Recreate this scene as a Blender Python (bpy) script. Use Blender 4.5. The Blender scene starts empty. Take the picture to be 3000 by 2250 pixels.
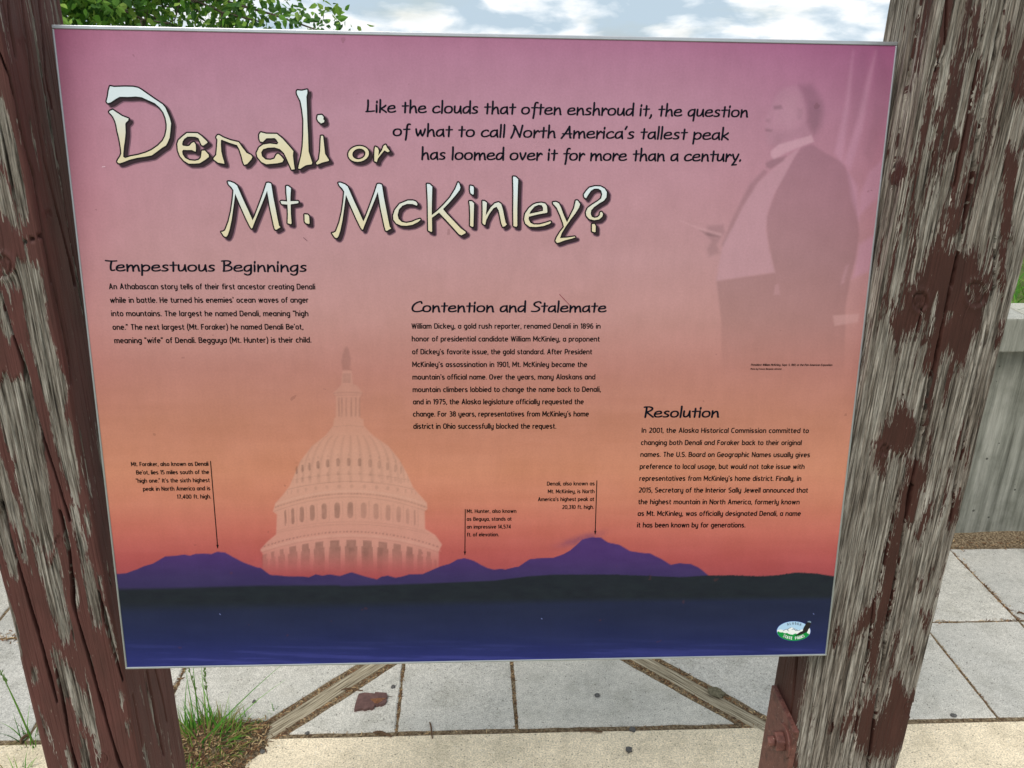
import bpy, math, random
import numpy as np
from mathutils import Matrix, Vector, noise as mnoise
from mathutils.geometry import tessellate_polygon

random.seed(7)
rng = np.random.default_rng(7)
S = bpy.context.scene
COL = S.collection

# ------------------------------------------------------------------ camera
PITCH, YAW, ROLL = math.radians(21.67045515), math.radians(3.26198776), math.radians(1.10686209)
FPX = 2456.67
CAMZ = 1.6
fw = np.array([math.sin(YAW) * math.cos(PITCH), math.cos(YAW) * math.cos(PITCH), -math.sin(PITCH)])
rt0 = np.array([math.cos(YAW), -math.sin(YAW), 0.0])
up0 = np.cross(rt0, fw)
rt = math.cos(ROLL) * rt0 + math.sin(ROLL) * up0
up = -math.sin(ROLL) * rt0 + math.cos(ROLL) * up0
cam_d = bpy.data.cameras.new('camera')
cam = bpy.data.objects.new('camera', cam_d)
COL.objects.link(cam)
M = Matrix(((rt[0], up[0], -fw[0], 0), (rt[1], up[1], -fw[1], 0), (rt[2], up[2], -fw[2], CAMZ), (0, 0, 0, 1)))
cam.matrix_world = M
cam_d.sensor_fit = 'HORIZONTAL'
cam_d.sensor_width = 36.0
cam_d.lens = FPX / 3000 * 36
cam_d.clip_start = 0.05
cam_d.clip_end = 3000
S.camera = cam

# ------------------------------------------------------------------ sky, sun, exposure
SUN_EL, SUN_AZ = math.radians(52), math.radians(215)      # azimuth clockwise from +Y
w = bpy.data.worlds.new('World')
S.world = w
w.use_nodes = True
nt = w.node_tree
nt.nodes.clear()
def N(t, kind, **kw):
    n = t.nodes.new(kind)
    for k, v in kw.items():
        if hasattr(n, k) and k not in n.inputs: setattr(n, k, v)
        else: n.inputs[k].default_value = v
    return n
sky = N(nt, 'ShaderNodeTexSky', sky_type='NISHITA')
sky.sun_disc = False
sky.sun_elevation = SUN_EL
sky.sun_rotation = SUN_AZ
bg1 = N(nt, 'ShaderNodeBackground'); bg1.inputs['Strength'].default_value = 0.10
nt.links.new(sky.outputs[0], bg1.inputs['Color'])
tc = N(nt, 'ShaderNodeTexCoord')
mp = N(nt, 'ShaderNodeMapping'); mp.inputs['Scale'].default_value = (1, 1, 2.6); mp.inputs['Location'].default_value = (0.35, 0.2, 0.02)
nt.links.new(tc.outputs['Generated'], mp.inputs['Vector'])
n1 = N(nt, 'ShaderNodeTexNoise'); n1.inputs['Scale'].default_value = 14.0; n1.inputs['Detail'].default_value = 9; n1.inputs['Roughness'].default_value = .5; n1.inputs['Distortion'].default_value = .25
n2 = N(nt, 'ShaderNodeTexNoise'); n2.inputs['Scale'].default_value = 5.0; n2.inputs['Detail'].default_value = 7; n2.inputs['Roughness'].default_value = .5
mp2 = N(nt, 'ShaderNodeMapping'); mp2.inputs['Scale'].default_value = (1, 1, 3.2); mp2.inputs['Location'].default_value = (5.3, 1.2, 0.4)
nt.links.new(tc.outputs['Generated'], mp2.inputs['Vector'])
nt.links.new(mp.outputs[0], n1.inputs['Vector']); nt.links.new(mp2.outputs[0], n2.inputs['Vector'])
r1 = N(nt, 'ShaderNodeValToRGB')                          # cloud brightness: grey undersides to white tops
r1.color_ramp.elements[0].position = .41; r1.color_ramp.elements[0].color = (.50, .62, .72, 1)
r1.color_ramp.elements[1].position = .565; r1.color_ramp.elements[1].color = (.97, .99, 1.0, 1)
e = r1.color_ramp.elements.new(.485); e.color = (.70, .79, .86, 1)
nt.links.new(n1.outputs['Fac'], r1.inputs[0])
bg2 = N(nt, 'ShaderNodeBackground'); bg2.inputs['Strength'].default_value = 1.0
nt.links.new(r1.outputs[0], bg2.inputs['Color'])
r2 = N(nt, 'ShaderNodeValToRGB')                          # cloud cover
r2.color_ramp.elements[0].position = .33; r2.color_ramp.elements[0].color = (.55, .55, .55, 1)
r2.color_ramp.elements[1].position = .46; r2.color_ramp.elements[1].color = (1, 1, 1, 1)
nt.links.new(n2.outputs['Fac'], r2.inputs[0])
mx = N(nt, 'ShaderNodeMixShader')
nt.links.new(r2.outputs[0], mx.inputs[0]); nt.links.new(bg1.outputs[0], mx.inputs[1]); nt.links.new(bg2.outputs[0], mx.inputs[2])
wo = N(nt, 'ShaderNodeOutputWorld'); nt.links.new(mx.outputs[0], wo.inputs[0])
sd = bpy.data.lights.new('sun', 'SUN'); sd.energy = 2.3; sd.angle = math.radians(24); sd.color = (1, .955, .885)
sun = bpy.data.objects.new('sun', sd); COL.objects.link(sun)
sv = Vector((math.sin(SUN_AZ) * math.cos(SUN_EL), math.cos(SUN_AZ) * math.cos(SUN_EL), math.sin(SUN_EL)))
sun.rotation_euler = sv.to_track_quat('Z', 'Y').to_euler()
S.view_settings.view_transform = 'Standard'; S.view_settings.look = 'None'
S.view_settings.exposure = 0.12; S.view_settings.gamma = 1.0
S.view_settings.use_curve_mapping = False

# ------------------------------------------------------------------ helpers
def lin(c):
    c = np.asarray(c, float) / 255.0
    return np.where(c <= .04045, c / 12.92, ((c + .055) / 1.055) ** 2.4)
def rgba(c): return tuple(float(v) for v in lin(c)) + (1.0,)
def ray(px, py):
    return rt * (px - 1500) / FPX - up * (py - 1125) / FPX + fw
def to_px(P):
    """where a point of the place falls on the 3000 px wide survey photograph (used to lay out paint and print)"""
    d = P - np.array([0, 0, CAMZ]); z = d @ fw
    return 1500 + FPX * (d @ rt) / z, 1125 - FPX * (d @ up) / z
def gpt(px, py, z=0.0):
    d = ray(px, py); t = (z - CAMZ) / d[2]
    return np.array([0, 0, CAMZ]) + d * t
def tag(o, label=None, cat=None, group=None, kind=None):
    if label: o['label'] = label
    if cat: o['category'] = cat
    if group: o['group'] = group
    if kind: o['kind'] = kind
    return o
def obj(name, me, mat=None, parent=None, smooth=False):
    o = bpy.data.objects.new(name, me); COL.objects.link(o)
    if mat is not None:
        for m_ in (mat if isinstance(mat, (list, tuple)) else [mat]):
            if m_.name not in [q.name for q in me.materials if q]: me.materials.append(m_)
    if smooth: me.polygons.foreach_set('use_smooth', np.ones(len(me.polygons), bool))
    if parent: o.parent = parent
    return o
def mesh_py(name, v, f):
    me = bpy.data.meshes.new(name); me.from_pydata([tuple(map(float, p)) for p in v], [], f); me.update(); return me
def mesh_np(name, V, F):
    """V n*3, F m*k with constant k"""
    me = bpy.data.meshes.new(name); V = np.asarray(V, np.float32); F = np.asarray(F, np.int32); k = F.shape[1]
    me.vertices.add(len(V)); me.vertices.foreach_set('co', V.ravel())
    me.loops.add(F.size); me.loops.foreach_set('vertex_index', F.ravel())
    me.polygons.add(len(F)); me.polygons.foreach_set('loop_start', np.arange(0, F.size, k, dtype=np.int32))
    me.update(calc_edges=True); me.validate(); return me
def empty(name, loc=(0, 0, 0)):
    o = bpy.data.objects.new(name, None); COL.objects.link(o); o.location = loc; o.empty_display_size = .1; return o
class MB:
    def __init__(s): s.v = []; s.f = []
    def add(s, v, f):
        b = len(s.v); s.v += [tuple(map(float, p)) for p in v]; s.f += [tuple(i + b for i in q) for q in f]
    def box(s, a, b):
        x0, y0, z0 = a; x1, y1, z1 = b
        s.add([(x0, y0, z0), (x1, y0, z0), (x1, y1, z0), (x0, y1, z0), (x0, y0, z1), (x1, y0, z1), (x1, y1, z1), (x0, y1, z1)],
              [(0, 3, 2, 1), (4, 5, 6, 7), (0, 1, 5, 4), (1, 2, 6, 5), (2, 3, 7, 6), (3, 0, 4, 7)])
    def tube(s, pts, rad, n=6):
        pts = [np.array(p, float) for p in pts]; rings = []
        for i, p in enumerate(pts):
            d = pts[min(i + 1, len(pts) - 1)] - pts[max(i - 1, 0)]; d /= (np.linalg.norm(d) + 1e-9)
            a = np.cross(d, [0, 0, 1.]) if abs(d[2]) < .9 else np.cross(d, [1., 0, 0]); a /= np.linalg.norm(a); b = np.cross(d, a)
            r = rad[i] if hasattr(rad, '__len__') else rad
            rings += [p + r * (math.cos(t) * a + math.sin(t) * b) for t in np.linspace(0, 2 * math.pi, n, endpoint=False)]
        f = []
        for i in range(len(pts) - 1):
            for j in range(n): f.append((i * n + j, i * n + (j + 1) % n, (i + 1) * n + (j + 1) % n, (i + 1) * n + j))
        f.append(tuple(range(n))); f.append(tuple(reversed(range((len(pts) - 1) * n, len(pts) * n))))
        s.add(rings, f)
    def build(s, name, mat=None, parent=None, smooth=False):
        return obj(name, mesh_py(name, s.v, s.f), mat, parent, smooth)
# lattice value noise
_tab = rng.random((256, 256))
def vnoise(x, y, seed=0):
    x = np.asarray(x, float) + seed * 17.13; y = np.asarray(y, float) + seed * 31.7
    xi = np.floor(x).astype(int); yi = np.floor(y).astype(int); fx = x - xi; fy = y - yi
    fx = fx * fx * (3 - 2 * fx); fy = fy * fy * (3 - 2 * fy)
    g = lambda a, b: _tab[a & 255, b & 255]
    return (g(xi, yi) * (1 - fx) + g(xi + 1, yi) * fx) * (1 - fy) + (g(xi, yi + 1) * (1 - fx) + g(xi + 1, yi + 1) * fx) * fy
def fbm(x, y, oct=4, seed=0):
    s = 0; a = .5; t = 0
    for k in range(oct):
        s = s + a * vnoise(x * 2 ** k, y * 2 ** k, seed + k); t += a; a *= .5
    return s / t
def poly_sd(x, y, poly):
    """signed distance, positive inside"""
    P = np.asarray(poly, float); d = np.full(x.shape, 1e9); ins = np.zeros(x.shape, bool)
    for i in range(len(P)):
        a = P[i]; b = P[(i + 1) % len(P)]; e = b - a; L = e @ e + 1e-12
        t = np.clip(((x - a[0]) * e[0] + (y - a[1]) * e[1]) / L, 0, 1)
        d = np.minimum(d, np.hypot(x - a[0] - t * e[0], y - a[1] - t * e[1]))
        c = ((a[1] > y) != (b[1] > y))
        with np.errstate(divide='ignore', invalid='ignore'):
            xs = a[0] + (y - a[1]) / (b[1] - a[1] + 1e-12) * e[0]
        ins ^= c & (x < xs)
    return np.where(ins, d, -d)
def line_d(x, y, pts):
    d = np.full(x.shape, 1e9)
    for a, b in zip(pts[:-1], pts[1:]):
        a = np.array(a, float); b = np.array(b, float); e = b - a; L = e @ e + 1e-12
        t = np.clip(((x - a[0]) * e[0] + (y - a[1]) * e[1]) / L, 0, 1)
        d = np.minimum(d, np.hypot(x - a[0] - t * e[0], y - a[1] - t * e[1]))
    return d
def smooth(t): t = np.clip(t, 0, 1); return t * t * (3 - 2 * t)
def zm(pts, ox, oy, s): return [(ox + p[0] * s, oy + p[1] * s) for p in pts]

# ------------------------------------------------------------------ materials
def mat(name, rough=.8, spec=.3, metal=0.0):
    m = bpy.data.materials.new(name); m.use_nodes = True
    b = m.node_tree.nodes['Principled BSDF']
    b.inputs['Roughness'].default_value = rough; b.inputs['Specular IOR Level'].default_value = spec; b.inputs['Metallic'].default_value = metal
    return m, m.node_tree, b
def L(t, a, b): t.links.new(a, b)
def noise_node(t, vec, scale, detail=4, rough=.5, mscale=None):
    if mscale is not None:
        m_ = N(t, 'ShaderNodeMapping'); m_.inputs['Scale'].default_value = mscale; L(t, vec, m_.inputs['Vector']); vec = m_.outputs[0]
    n = N(t, 'ShaderNodeTexNoise'); n.inputs['Scale'].default_value = scale; n.inputs['Detail'].default_value = detail; n.inputs['Roughness'].default_value = rough
    L(t, vec, n.inputs['Vector']); return n.outputs['Fac']
def ramp(t, fac, stops):
    r = N(t, 'ShaderNodeValToRGB'); cr = r.color_ramp
    while len(cr.elements) > 1: cr.elements.remove(cr.elements[0])
    cr.elements[0].position = stops[0][0]; cr.elements[0].color = stops[0][1]
    for p, c in stops[1:]:
        e_ = cr.elements.new(p); e_.color = c
    L(t, fac, r.inputs[0]); return r.outputs[0]
def mixc(t, fac, a, b, mode='MIX'):
    m_ = N(t, 'ShaderNodeMix', data_type='RGBA', blend_type=mode)
    for sock, v in ((m_.inputs[0], fac), (m_.inputs[6], a), (m_.inputs[7], b)):
        if hasattr(v, 'links'): L(t, v, sock)
        else: sock.default_value = v
    return m_.outputs[2]
def math_n(t, op, a, b=None, c=None):
    m_ = N(t, 'ShaderNodeMath', operation=op)
    for i, v in enumerate((a, b, c)):
        if v is None: continue
        if hasattr(v, 'links'): L(t, v, m_.inputs[i])
        else: m_.inputs[i].default_value = v
    return m_.outputs[0]
def bump(t, h, dist, strength=1.0, prev=None):
    b = N(t, 'ShaderNodeBump'); b.inputs['Distance'].default_value = dist; b.inputs['Strength'].default_value = strength
    L(t, h, b.inputs['Height'])
    if prev is not None: L(t, prev, b.inputs['Normal'])
    return b.outputs[0]
def objco(t): return N(t, 'ShaderNodeTexCoord').outputs['Object']
def geopos(t): return N(t, 'ShaderNodeNewGeometry').outputs['Position']
def g4(v): return (v, v, v, 1)

def concrete(name, base, tint_lo, speck=.5, coarse=900, bumpd=.0008, warm=None):
    m, t, b = mat(name, .92, .2); P = geopos(t)
    big = noise_node(t, P, 3.5, 5, .6)
    col = ramp(t, big, [(.3, rgba(tint_lo)), (.7, rgba(base))])
    mid = noise_node(t, P, 60, 5, .6)
    col = mixc(t, .75, col, ramp(t, mid, [(.3, g4(.78)), (.7, g4(1.12))]), 'MULTIPLY')
    fine = noise_node(t, P, coarse * .35, 3, .6)
    col = mixc(t, speck, col, ramp(t, fine, [(.36, g4(.38)), (.5, g4(1.0)), (.66, g4(1.5))]), 'MULTIPLY')
    oi = N(t, 'ShaderNodeObjectInfo'); col = mixc(t, 1.0, col, ramp(t, oi.outputs['Random'], [(0, (.90, .91, .93, 1)), (1, (1.06, 1.05, 1.03, 1))]), 'MULTIPLY')
    stn = noise_node(t, P, 11, 6, .65); col = mixc(t, .8, col, ramp(t, stn, [(.34, (.80, .80, .78, 1)), (.5, g4(1)), (.66, g4(1.06))]), 'MULTIPLY')
    v = N(t, 'ShaderNodeTexVoronoi'); v.inputs['Scale'].default_value = 130; L(t, P, v.inputs['Vector'])
    rv = N(t, 'ShaderNodeSeparateColor'); L(t, v.outputs['Color'], rv.inputs[0])
    pick = math_n(t, 'GREATER_THAN', rv.outputs[0], .86)
    near = math_n(t, 'LESS_THAN', v.outputs['Distance'], .24)
    pit = math_n(t, 'MULTIPLY', pick, near)
    col = mixc(t, math_n(t, 'MULTIPLY', pit, .6), col, rgba((72, 70, 66)))
    pickl = math_n(t, 'MULTIPLY', math_n(t, 'GREATER_THAN', rv.outputs[1], .92), near)
    col = mixc(t, math_n(t, 'MULTIPLY', pickl, .5), col, rgba((225, 220, 210)))
    L(t, col, b.inputs['Base Color'])
    hh = math_n(t, 'SUBTRACT', math_n(t, 'ADD', fine, math_n(t, 'MULTIPLY', mid, .8)), math_n(t, 'MULTIPLY', pit, .8))
    L(t, bump(t, hh, bumpd * 1.6, .9), b.inputs['Normal'])
    return m
M_slab = concrete('grey_concrete_slab', (203, 198, 188), (184, 181, 173), .5)
M_strip = concrete('buff_concrete', (240, 222, 192), (220, 205, 178), .5, 700, .0012)

def dirt_material(dark=1.0):
    m, t, b = mat('dirt_and_needles', .95, .1); P = geopos(t)
    n = noise_node(t, P, 160, 6, .7)
    L(t, ramp(t, n, [(.34, rgba((62, 50, 38))), (.5, rgba((112, 96, 76))), (.66, rgba((158, 142, 116)))]), b.inputs['Base Color'])
    L(t, bump(t, n, .004), b.inputs['Normal']); return m
M_dirt = dirt_material()

def simple(name, c, rough=.7, spec=.3, var=.25, scale=40, metal=0.0, bumpd=0.0):
    m, t, b = mat(name, rough, spec, metal); P = objco(t)
    n = noise_node(t, P, scale, 4, .6)
    col = mixc(t, 1.0, rgba(c), ramp(t, n, [(.3, g4(1 - var)), (.7, g4(1 + var))]), 'MULTIPLY')
    L(t, col, b.inputs['Base Color'])
    if bumpd: L(t, bump(t, n, bumpd), b.inputs['Normal'])
    return m
M_alu = simple('brushed_aluminium_edge', (188, 190, 194), .38, .5, .06, 60, .75)
M_back = simple('panel_back', (70, 70, 72), .6)
M_ink = simple('black_ink', (6, 4, 6), .6, .12, .05, 50)
M_navy = simple('navy_ink', (10, 14, 28), .6, .12, .05, 50)
M_steel = simple('brown_painted_steel', (112, 68, 60), .5, .35, .16, 45, 0, .0006)
def worn_steel():
    m, t, b = mat('worn_brown_painted_steel', .55, .35); P = objco(t)
    n = noise_node(t, P, 60, 6, .65); col = ramp(t, n, [(.36, rgba((74, 45, 40))), (.5, rgba((98, 61, 54))), (.62, rgba((110, 70, 62)))])
    c2 = noise_node(t, P, 230, 4, .7); col = mixc(t, math_n(t, 'GREATER_THAN', c2, .655), col, rgba((150, 130, 120)))
    c3 = noise_node(t, P, 130, 5, .7); col = mixc(t, math_n(t, 'GREATER_THAN', c3, .64), col, rgba((66, 36, 26)))
    L(t, col, b.inputs['Base Color']); L(t, bump(t, math_n(t, 'ADD', n, math_n(t, 'MULTIPLY', c2, .4)), .0012, .8), b.inputs['Normal']); return m
M_steel = worn_steel()
M_rail = simple('dark_painted_rail', (52, 34, 32), .7, .2, .1, 30)
M_pebble = simple('dark_gravel', (92, 90, 88), .85, .25, .35, 200, 0, .001)
M_chip = simple('brown_painted_splinter', (98, 72, 68), .7, .3, .25, 90, 0, .0008)
M_rawwood = simple('raw_splinter_wood', (142, 98, 70), .85, .15, .3, 200, 0, .001)
M_twig = simple('dead_twig', (92, 72, 56), .9, .1, .3, 120)
M_mud = simple('dry_mud_clod', (108, 102, 84), .95, .1, .35, 150, 0, .004)

def attr_mix_mat(name, rough=.75, trans=0.0):
    """colour varies blade by blade / leaf by leaf through a stored colour"""
    m, t, b = mat(name, rough, .25)
    a = N(t, 'ShaderNodeAttribute'); a.attribute_name = 'tint'
    L(t, a.outputs['Color'], b.inputs['Base Color'])
    if trans:
        tr = N(t, 'ShaderNodeBsdfTranslucent'); L(t, a.outputs['Color'], tr.inputs['Color'])
        ms = N(t, 'ShaderNodeMixShader'); ms.inputs[0].default_value = trans
        L(t, b.outputs[0], ms.inputs[1]); L(t, tr.outputs[0], ms.inputs[2])
        L(t, ms.outputs[0], t.nodes['Material Output'].inputs[0])
    return m
M_grass = attr_mix_mat('grass_blade', .6, .35)
M_needle = attr_mix_mat('needle_litter', .85)
M_leaf = attr_mix_mat('birch_leaf', .5, .4)
def set_tint(me, per_vert_rgb):
    a = me.color_attributes.new('tint', 'FLOAT_COLOR', 'POINT')
    c = np.ones((len(per_vert_rgb), 4), np.float32); c[:, :3] = per_vert_rgb
    a.data.foreach_set('color', c.ravel())

# ------------------------------------------------------------------ ground, paving, wall
M_earth = simple('far_ground', (96, 104, 62), .95, .1, .3, 2)
g = obj('ground', mesh_py('ground', [(-900, -900, -.06), (900, -900, -.06), (900, 1500, -.06), (-900, 1500, -.06)], [(0, 1, 2, 3)]), M_earth)
tag(g, kind='structure')
def hills():
    xs = np.linspace(-1400, 1400, 90); v = []; f = []
    for i, x in enumerate(xs):
        h = 4 + 9 * fbm(x / 260, 0.3, 4, 3)
        v += [(x, 1400, -20), (x, 1250 + 60 * math.sin(x / 300), h * .6), (x, 1400, h)]
    for i in range(len(xs) - 1):
        a = i * 3; f += [(a, a + 3, a + 4, a + 1), (a + 1, a + 4, a + 5, a + 2)]
    o = obj('hills', mesh_py('hills', v, f), simple('distant_forest', (58, 76, 60), .95, .05, .2, .02)); tag(o, kind='structure')
hills()

Y0, Y1, Y2, YW = 1.646, 2.047, 2.447, 2.52
bed = MB(); bed.box((-4.2, Y0 - .01, -.05), (4.2, YW + .02, -.0026))
paving = tag(bed.build('paving', M_dirt), kind='structure')
st = MB()
pts = []
nx = 60
v = []; f = []
for i in range(nx + 1):
    x = -4.2 + 8.4 * i / nx; j = .0022 * (random.random() - .5)
    v += [(x, Y0 - .004 + j, -.05), (x, Y0 - .004 + j, -.005), (x, Y0 - .010 + j, 0.0), (x, .2, 0.0)]
for i in range(nx):
    a = i * 4
    for k in range(3): f.append((a + k, a + 4 + k, a + 5 + k, a + 1 + k))
strip = tag(obj('concrete_strip', mesh_py('concrete_strip', v, f), M_strip), kind='structure')

def clip_half(poly, n, c):
    out = []
    for i in range(len(poly)):
        a = np.array(poly[i]); b = np.array(poly[(i + 1) % len(poly)])
        da = a @ n - c; db = b @ n - c
        if da <= 0: out.append(tuple(a))
        if da * db < 0: out.append(tuple(a + (b - a) * da / (da - db)))
    return out
def area(p): return .5 * sum(p[i][0] * p[(i + 1) % len(p)][1] - p[(i + 1) % len(p)][0] * p[i][1] for i in range(len(p)))
def inset(p, d):
    if area(p) < 0: p = p[::-1]
    q = p
    for i in range(len(p)):
        a = np.array(p[i]); b = np.array(p[(i + 1) % len(p)]); e = b - a; Ln = np.linalg.norm(e)
        if Ln < 1e-5: continue
        n = np.array([e[1], -e[0]]) / Ln
        q = clip_half(q, n, a @ n - d)
        if len(q) < 3: return []
    return q
def slab(poly, z=0.0, tilt=(0, 0)):
    p = inset(poly, .0026)
    if len(p) < 3 or abs(area(p)) < .0012: return
    # break edges into short wobbling pieces, so a slab has worn not ruled edges
    q = []
    for i in range(len(p)):
        a = np.array(p[i]); b = np.array(p[(i + 1) % len(p)]); k = max(1, int(np.linalg.norm(b - a) / .03)); 
        for j in range(k):
            c = a + (b - a) * j / k
            if j: c = c + rng.normal(0, .0008, 2)
            q.append(c)
    cen = np.mean(q, 0)
    top2 = [c + (cen - c) / np.linalg.norm(cen - c) * .0045 for c in q]
    n = len(q); zz = lambda c: z + tilt[0] * (c[0] - cen[0]) + tilt[1] * (c[1] - cen[1])
    v = [(c[0], c[1], -.03) for c in q] + [(c[0], c[1], zz(c) - .004) for c in q] + [(c[0], c[1], zz(c)) for c in top2]
    f = []
    for i in range(n):
        j = (i + 1) % n
        f += [(i, j, n + j, n + i), (n + i, n + j, 2 * n + j, 2 * n + i)]
    f.append(tuple(range(2 * n, 3 * n)))
    obj('paving_slab', mesh_py('paving_slab', v, f), M_slab, paving)
# the two timber edging strips set in the paving, meeting in a V behind the sign
APEX = np.array([.118, 2.28])
dirR = np.array([1, -1.0]) / math.sqrt(2); dirL = np.array([-1, -1.0]) / math.sqrt(2)
nR = np.array([1, 1.0]) / math.sqrt(2)      # outward normal of the right strip
nL = np.array([-1, 1.0]) / math.sqrt(2)
cR = APEX @ nR; cL = APEX @ nL
HW = .022
GAPo, GAPi = .036, .040
rows = [(Y0, Y1), (Y1, Y2)]
def fence_x(lo, hi, start, step=.3046):
    xs = [start]
    while xs[-1] < hi: xs.append(xs[-1] + step)
    while xs[0] > lo: xs.insert(0, xs[0] - step)
    return xs
for r, (a, b) in enumerate(rows):
    a_ = a + (.0 if r else .004)
    for zone in ('left', 'mid', 'right'):
        xs = fence_x(-4, 4, {'left': -.783, 'mid': .1234, 'right': 1.386}[zone])
        if zone == 'mid' and r == 0: xs = [-1.6, -.181, .1234, 1.6]
        if zone == 'left' and r == 0: xs = [x_ for x_ in xs if x_ < -.7] + [.5]
        if zone == 'right' and r == 0: xs = [-.2] + [x_ for x_ in xs if x_ > 1.0]
        for x0, x1 in zip(xs[:-1], xs[1:]):
            p = [(x0, a_), (x1, a_), (x1, b), (x0, b)]
            if zone == 'right': p = clip_half(p, -nR, -(cR + GAPo)); p = clip_half(p, np.array([-1., 0]), -APEX[0]) if len(p) > 2 else p
            if zone == 'left': p = clip_half(p, -nL, -(cL + GAPo)); p = clip_half(p, np.array([1., 0]), APEX[0]) if len(p) > 2 else p
            if zone == 'mid':
                p = clip_half(p, nR, cR - GAPi); p = clip_half(p, nL, cL - GAPi) if len(p) > 2 else p
            if len(p) > 2 and abs(area(p)) > .002:
                # keep clear of the litter hollow round the left post
                slab(p, random.uniform(-.0015, .0015), (random.uniform(-.004, .004), random.uniform(-.004, .004)))

# weathered timber
def timber_mat():
    m, t, b = mat('weathered_edging_timber', .9, .15)
    a = N(t, 'ShaderNodeAttribute'); a.attribute_name = 'grain'; V = a.outputs['Vector']
    n = noise_node(t, V, 1, 5, .6, (420, 9, 1))
    n2_ = noise_node(t, V, 1, 3, .5, (40, 3, 1))
    col = ramp(t, n, [(.36, rgba((78, 66, 52))), (.47, rgba((150, 138, 116))), (.62, rgba((190, 179, 156)))])
    col = mixc(t, .6, col, ramp(t, n2_, [(.3, g4(.7)), (.7, g4(1.1))]), 'MULTIPLY')
    L(t, col, b.inputs['Base Color']); L(t, bump(t, n, .003), b.inputs['Normal']); return m
M_timber = timber_mat()
def edging(p0, d, n, length, label):
    nu, nv = 26, 220; u = np.linspace(-HW, HW, nu); s = np.linspace(0, length, nv)
    U, Sg = np.meshgrid(u, s)
    edge = np.clip((np.abs(U) - (HW - .004)) / .004, 0, 1)
    Z = .004 - .006 * edge ** 2 - .0035 * vnoise(U * 420, Sg * 9, 5) - .003 * vnoise(U * 160, Sg * 4, 8)
    wob = .0025 * (vnoise(Sg * 9, U * 0, 4) - .5)
    X = p0[0] + d[0] * Sg + n[0] * (U + wob); Y = p0[1] + d[1] * Sg + n[1] * (U + wob)
    V = np.stack([X, Y, Z], -1).reshape(-1, 3)
    ii = (np.arange(nv - 1)[:, None] * nu + np.arange(nu - 1)).ravel()
    F = np.stack([ii, ii + 1, ii + nu + 1, ii + nu], -1)
    # sides
    base = len(V); lo = V.copy(); 
    left = V.reshape(nv, nu, 3)[:, 0].copy(); left[:, 2] = -.03; right = V.reshape(nv, nu, 3)[:, -1].copy(); right[:, 2] = -.03
    V = np.vstack([V, left, right]); k = np.arange(nv - 1)
    F = np.vstack([F, np.stack([k * nu, (k + 1) * nu, base + k + 1, base + k], -1), np.stack([k * nu + nu - 1, base + nv + k, base + nv + k + 1, (k + 1) * nu + nu - 1], -1)])
    me = mesh_np('edging_board', V, F)
    at = me.attributes.new('grain', 'FLOAT_VECTOR', 'POINT'); G = np.zeros((len(V), 3), np.float32); G[:nv * nu, 0] = U.ravel(); G[:nv * nu, 1] = Sg.ravel()
    at.data.foreach_set('vector', G.ravel())
    return tag(obj('edging_board', me, M_timber, smooth=True), label, 'edging board', 'timber edging boards set in the paving')
edging(APEX + dirR * .03, dirR, nR, 1.06, 'straight weathered edging board running down to the right post with the metal plate')
edging(APEX + dirL * .03, dirL, nL, .93, 'weathered edging board half buried in litter running down to the left post')

# retaining wall with cap
def wall_mat():
    m, t, b = mat('board_formed_concrete', .9, .2); P = geopos(t)
    streak = noise_node(t, P, 1, 5, .65, (34, 34, 1.6))
    fine = noise_node(t, P, 1, 5, .65, (70, 70, 10))
    blot = noise_node(t, P, 6, 5, .6)
    col = ramp(t, streak, [(.32, rgba((84, 84, 76))), (.48, rgba((126, 126, 117))), (.66, rgba((154, 153, 144)))])
    col = mixc(t, .6, col, ramp(t, fine, [(.3, g4(.72)), (.7, g4(1.15))]), 'MULTIPLY')
    col = mixc(t, .6, col, ramp(t, blot, [(.36, (.50, .51, .47, 1)), (.5, g4(.95)), (.62, g4(1.1))]), 'MULTIPLY')
    v = N(t, 'ShaderNodeTexVoronoi'); v.inputs['Scale'].default_value = 30; L(t, P, v.inputs['Vector'])
    rv = N(t, 'ShaderNodeSeparateColor'); L(t, v.outputs['Color'], rv.inputs[0])
    th = math_n(t, 'MULTIPLY', rv.outputs[1], .2)
    pit = math_n(t, 'MULTIPLY', math_n(t, 'GREATER_THAN', rv.outputs[0], .62), math_n(t, 'LESS_THAN', v.outputs['Distance'], th))
    col = mixc(t, math_n(t, 'MULTIPLY', pit, .75), col, rgba((50, 50, 46)))
    L(t, col, b.inputs['Base Color'])
    L(t, bump(t, math_n(t, 'SUBTRACT', math_n(t, 'ADD', fine, streak), pit), .004), b.inputs['Normal']); return m
M_wall = wall_mat()
M_cap = concrete('pale_cap_concrete', (186, 184, 174), (156, 154, 145), .5)
wl = empty('retaining_wall', (0, YW + .06, 0))
tag(wl, 'low board formed concrete retaining wall with a pale cap behind the right post', 'wall')
def wall_face():
    nx_, nz = 420, 14; xs = np.linspace(-5, 6, nx_); zs = np.linspace(-.05, .722, nz)
    X, Z = np.meshgrid(xs, zs)
    board = np.floor(X / .11); off = .004 * 0 + .003 * fbm(X * 40, Z * 3.2, 4, 2)
    Y = YW + off
    V = np.stack([X, Y, Z], -1).reshape(-1, 3); ii = (np.arange(nz - 1)[:, None] * nx_ + np.arange(nx_ - 1)).ravel()
    F = np.stack([ii, ii + 1, ii + nx_ + 1, ii + nx_], -1); V[:, 1] -= YW + .06
    return V, F
V_, F_ = wall_face(); obj('wall_face', mesh_np('wall_face', V_, F_), M_wall, wl)
cb = MB(); x = -5.0
CAPN = 8
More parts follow.
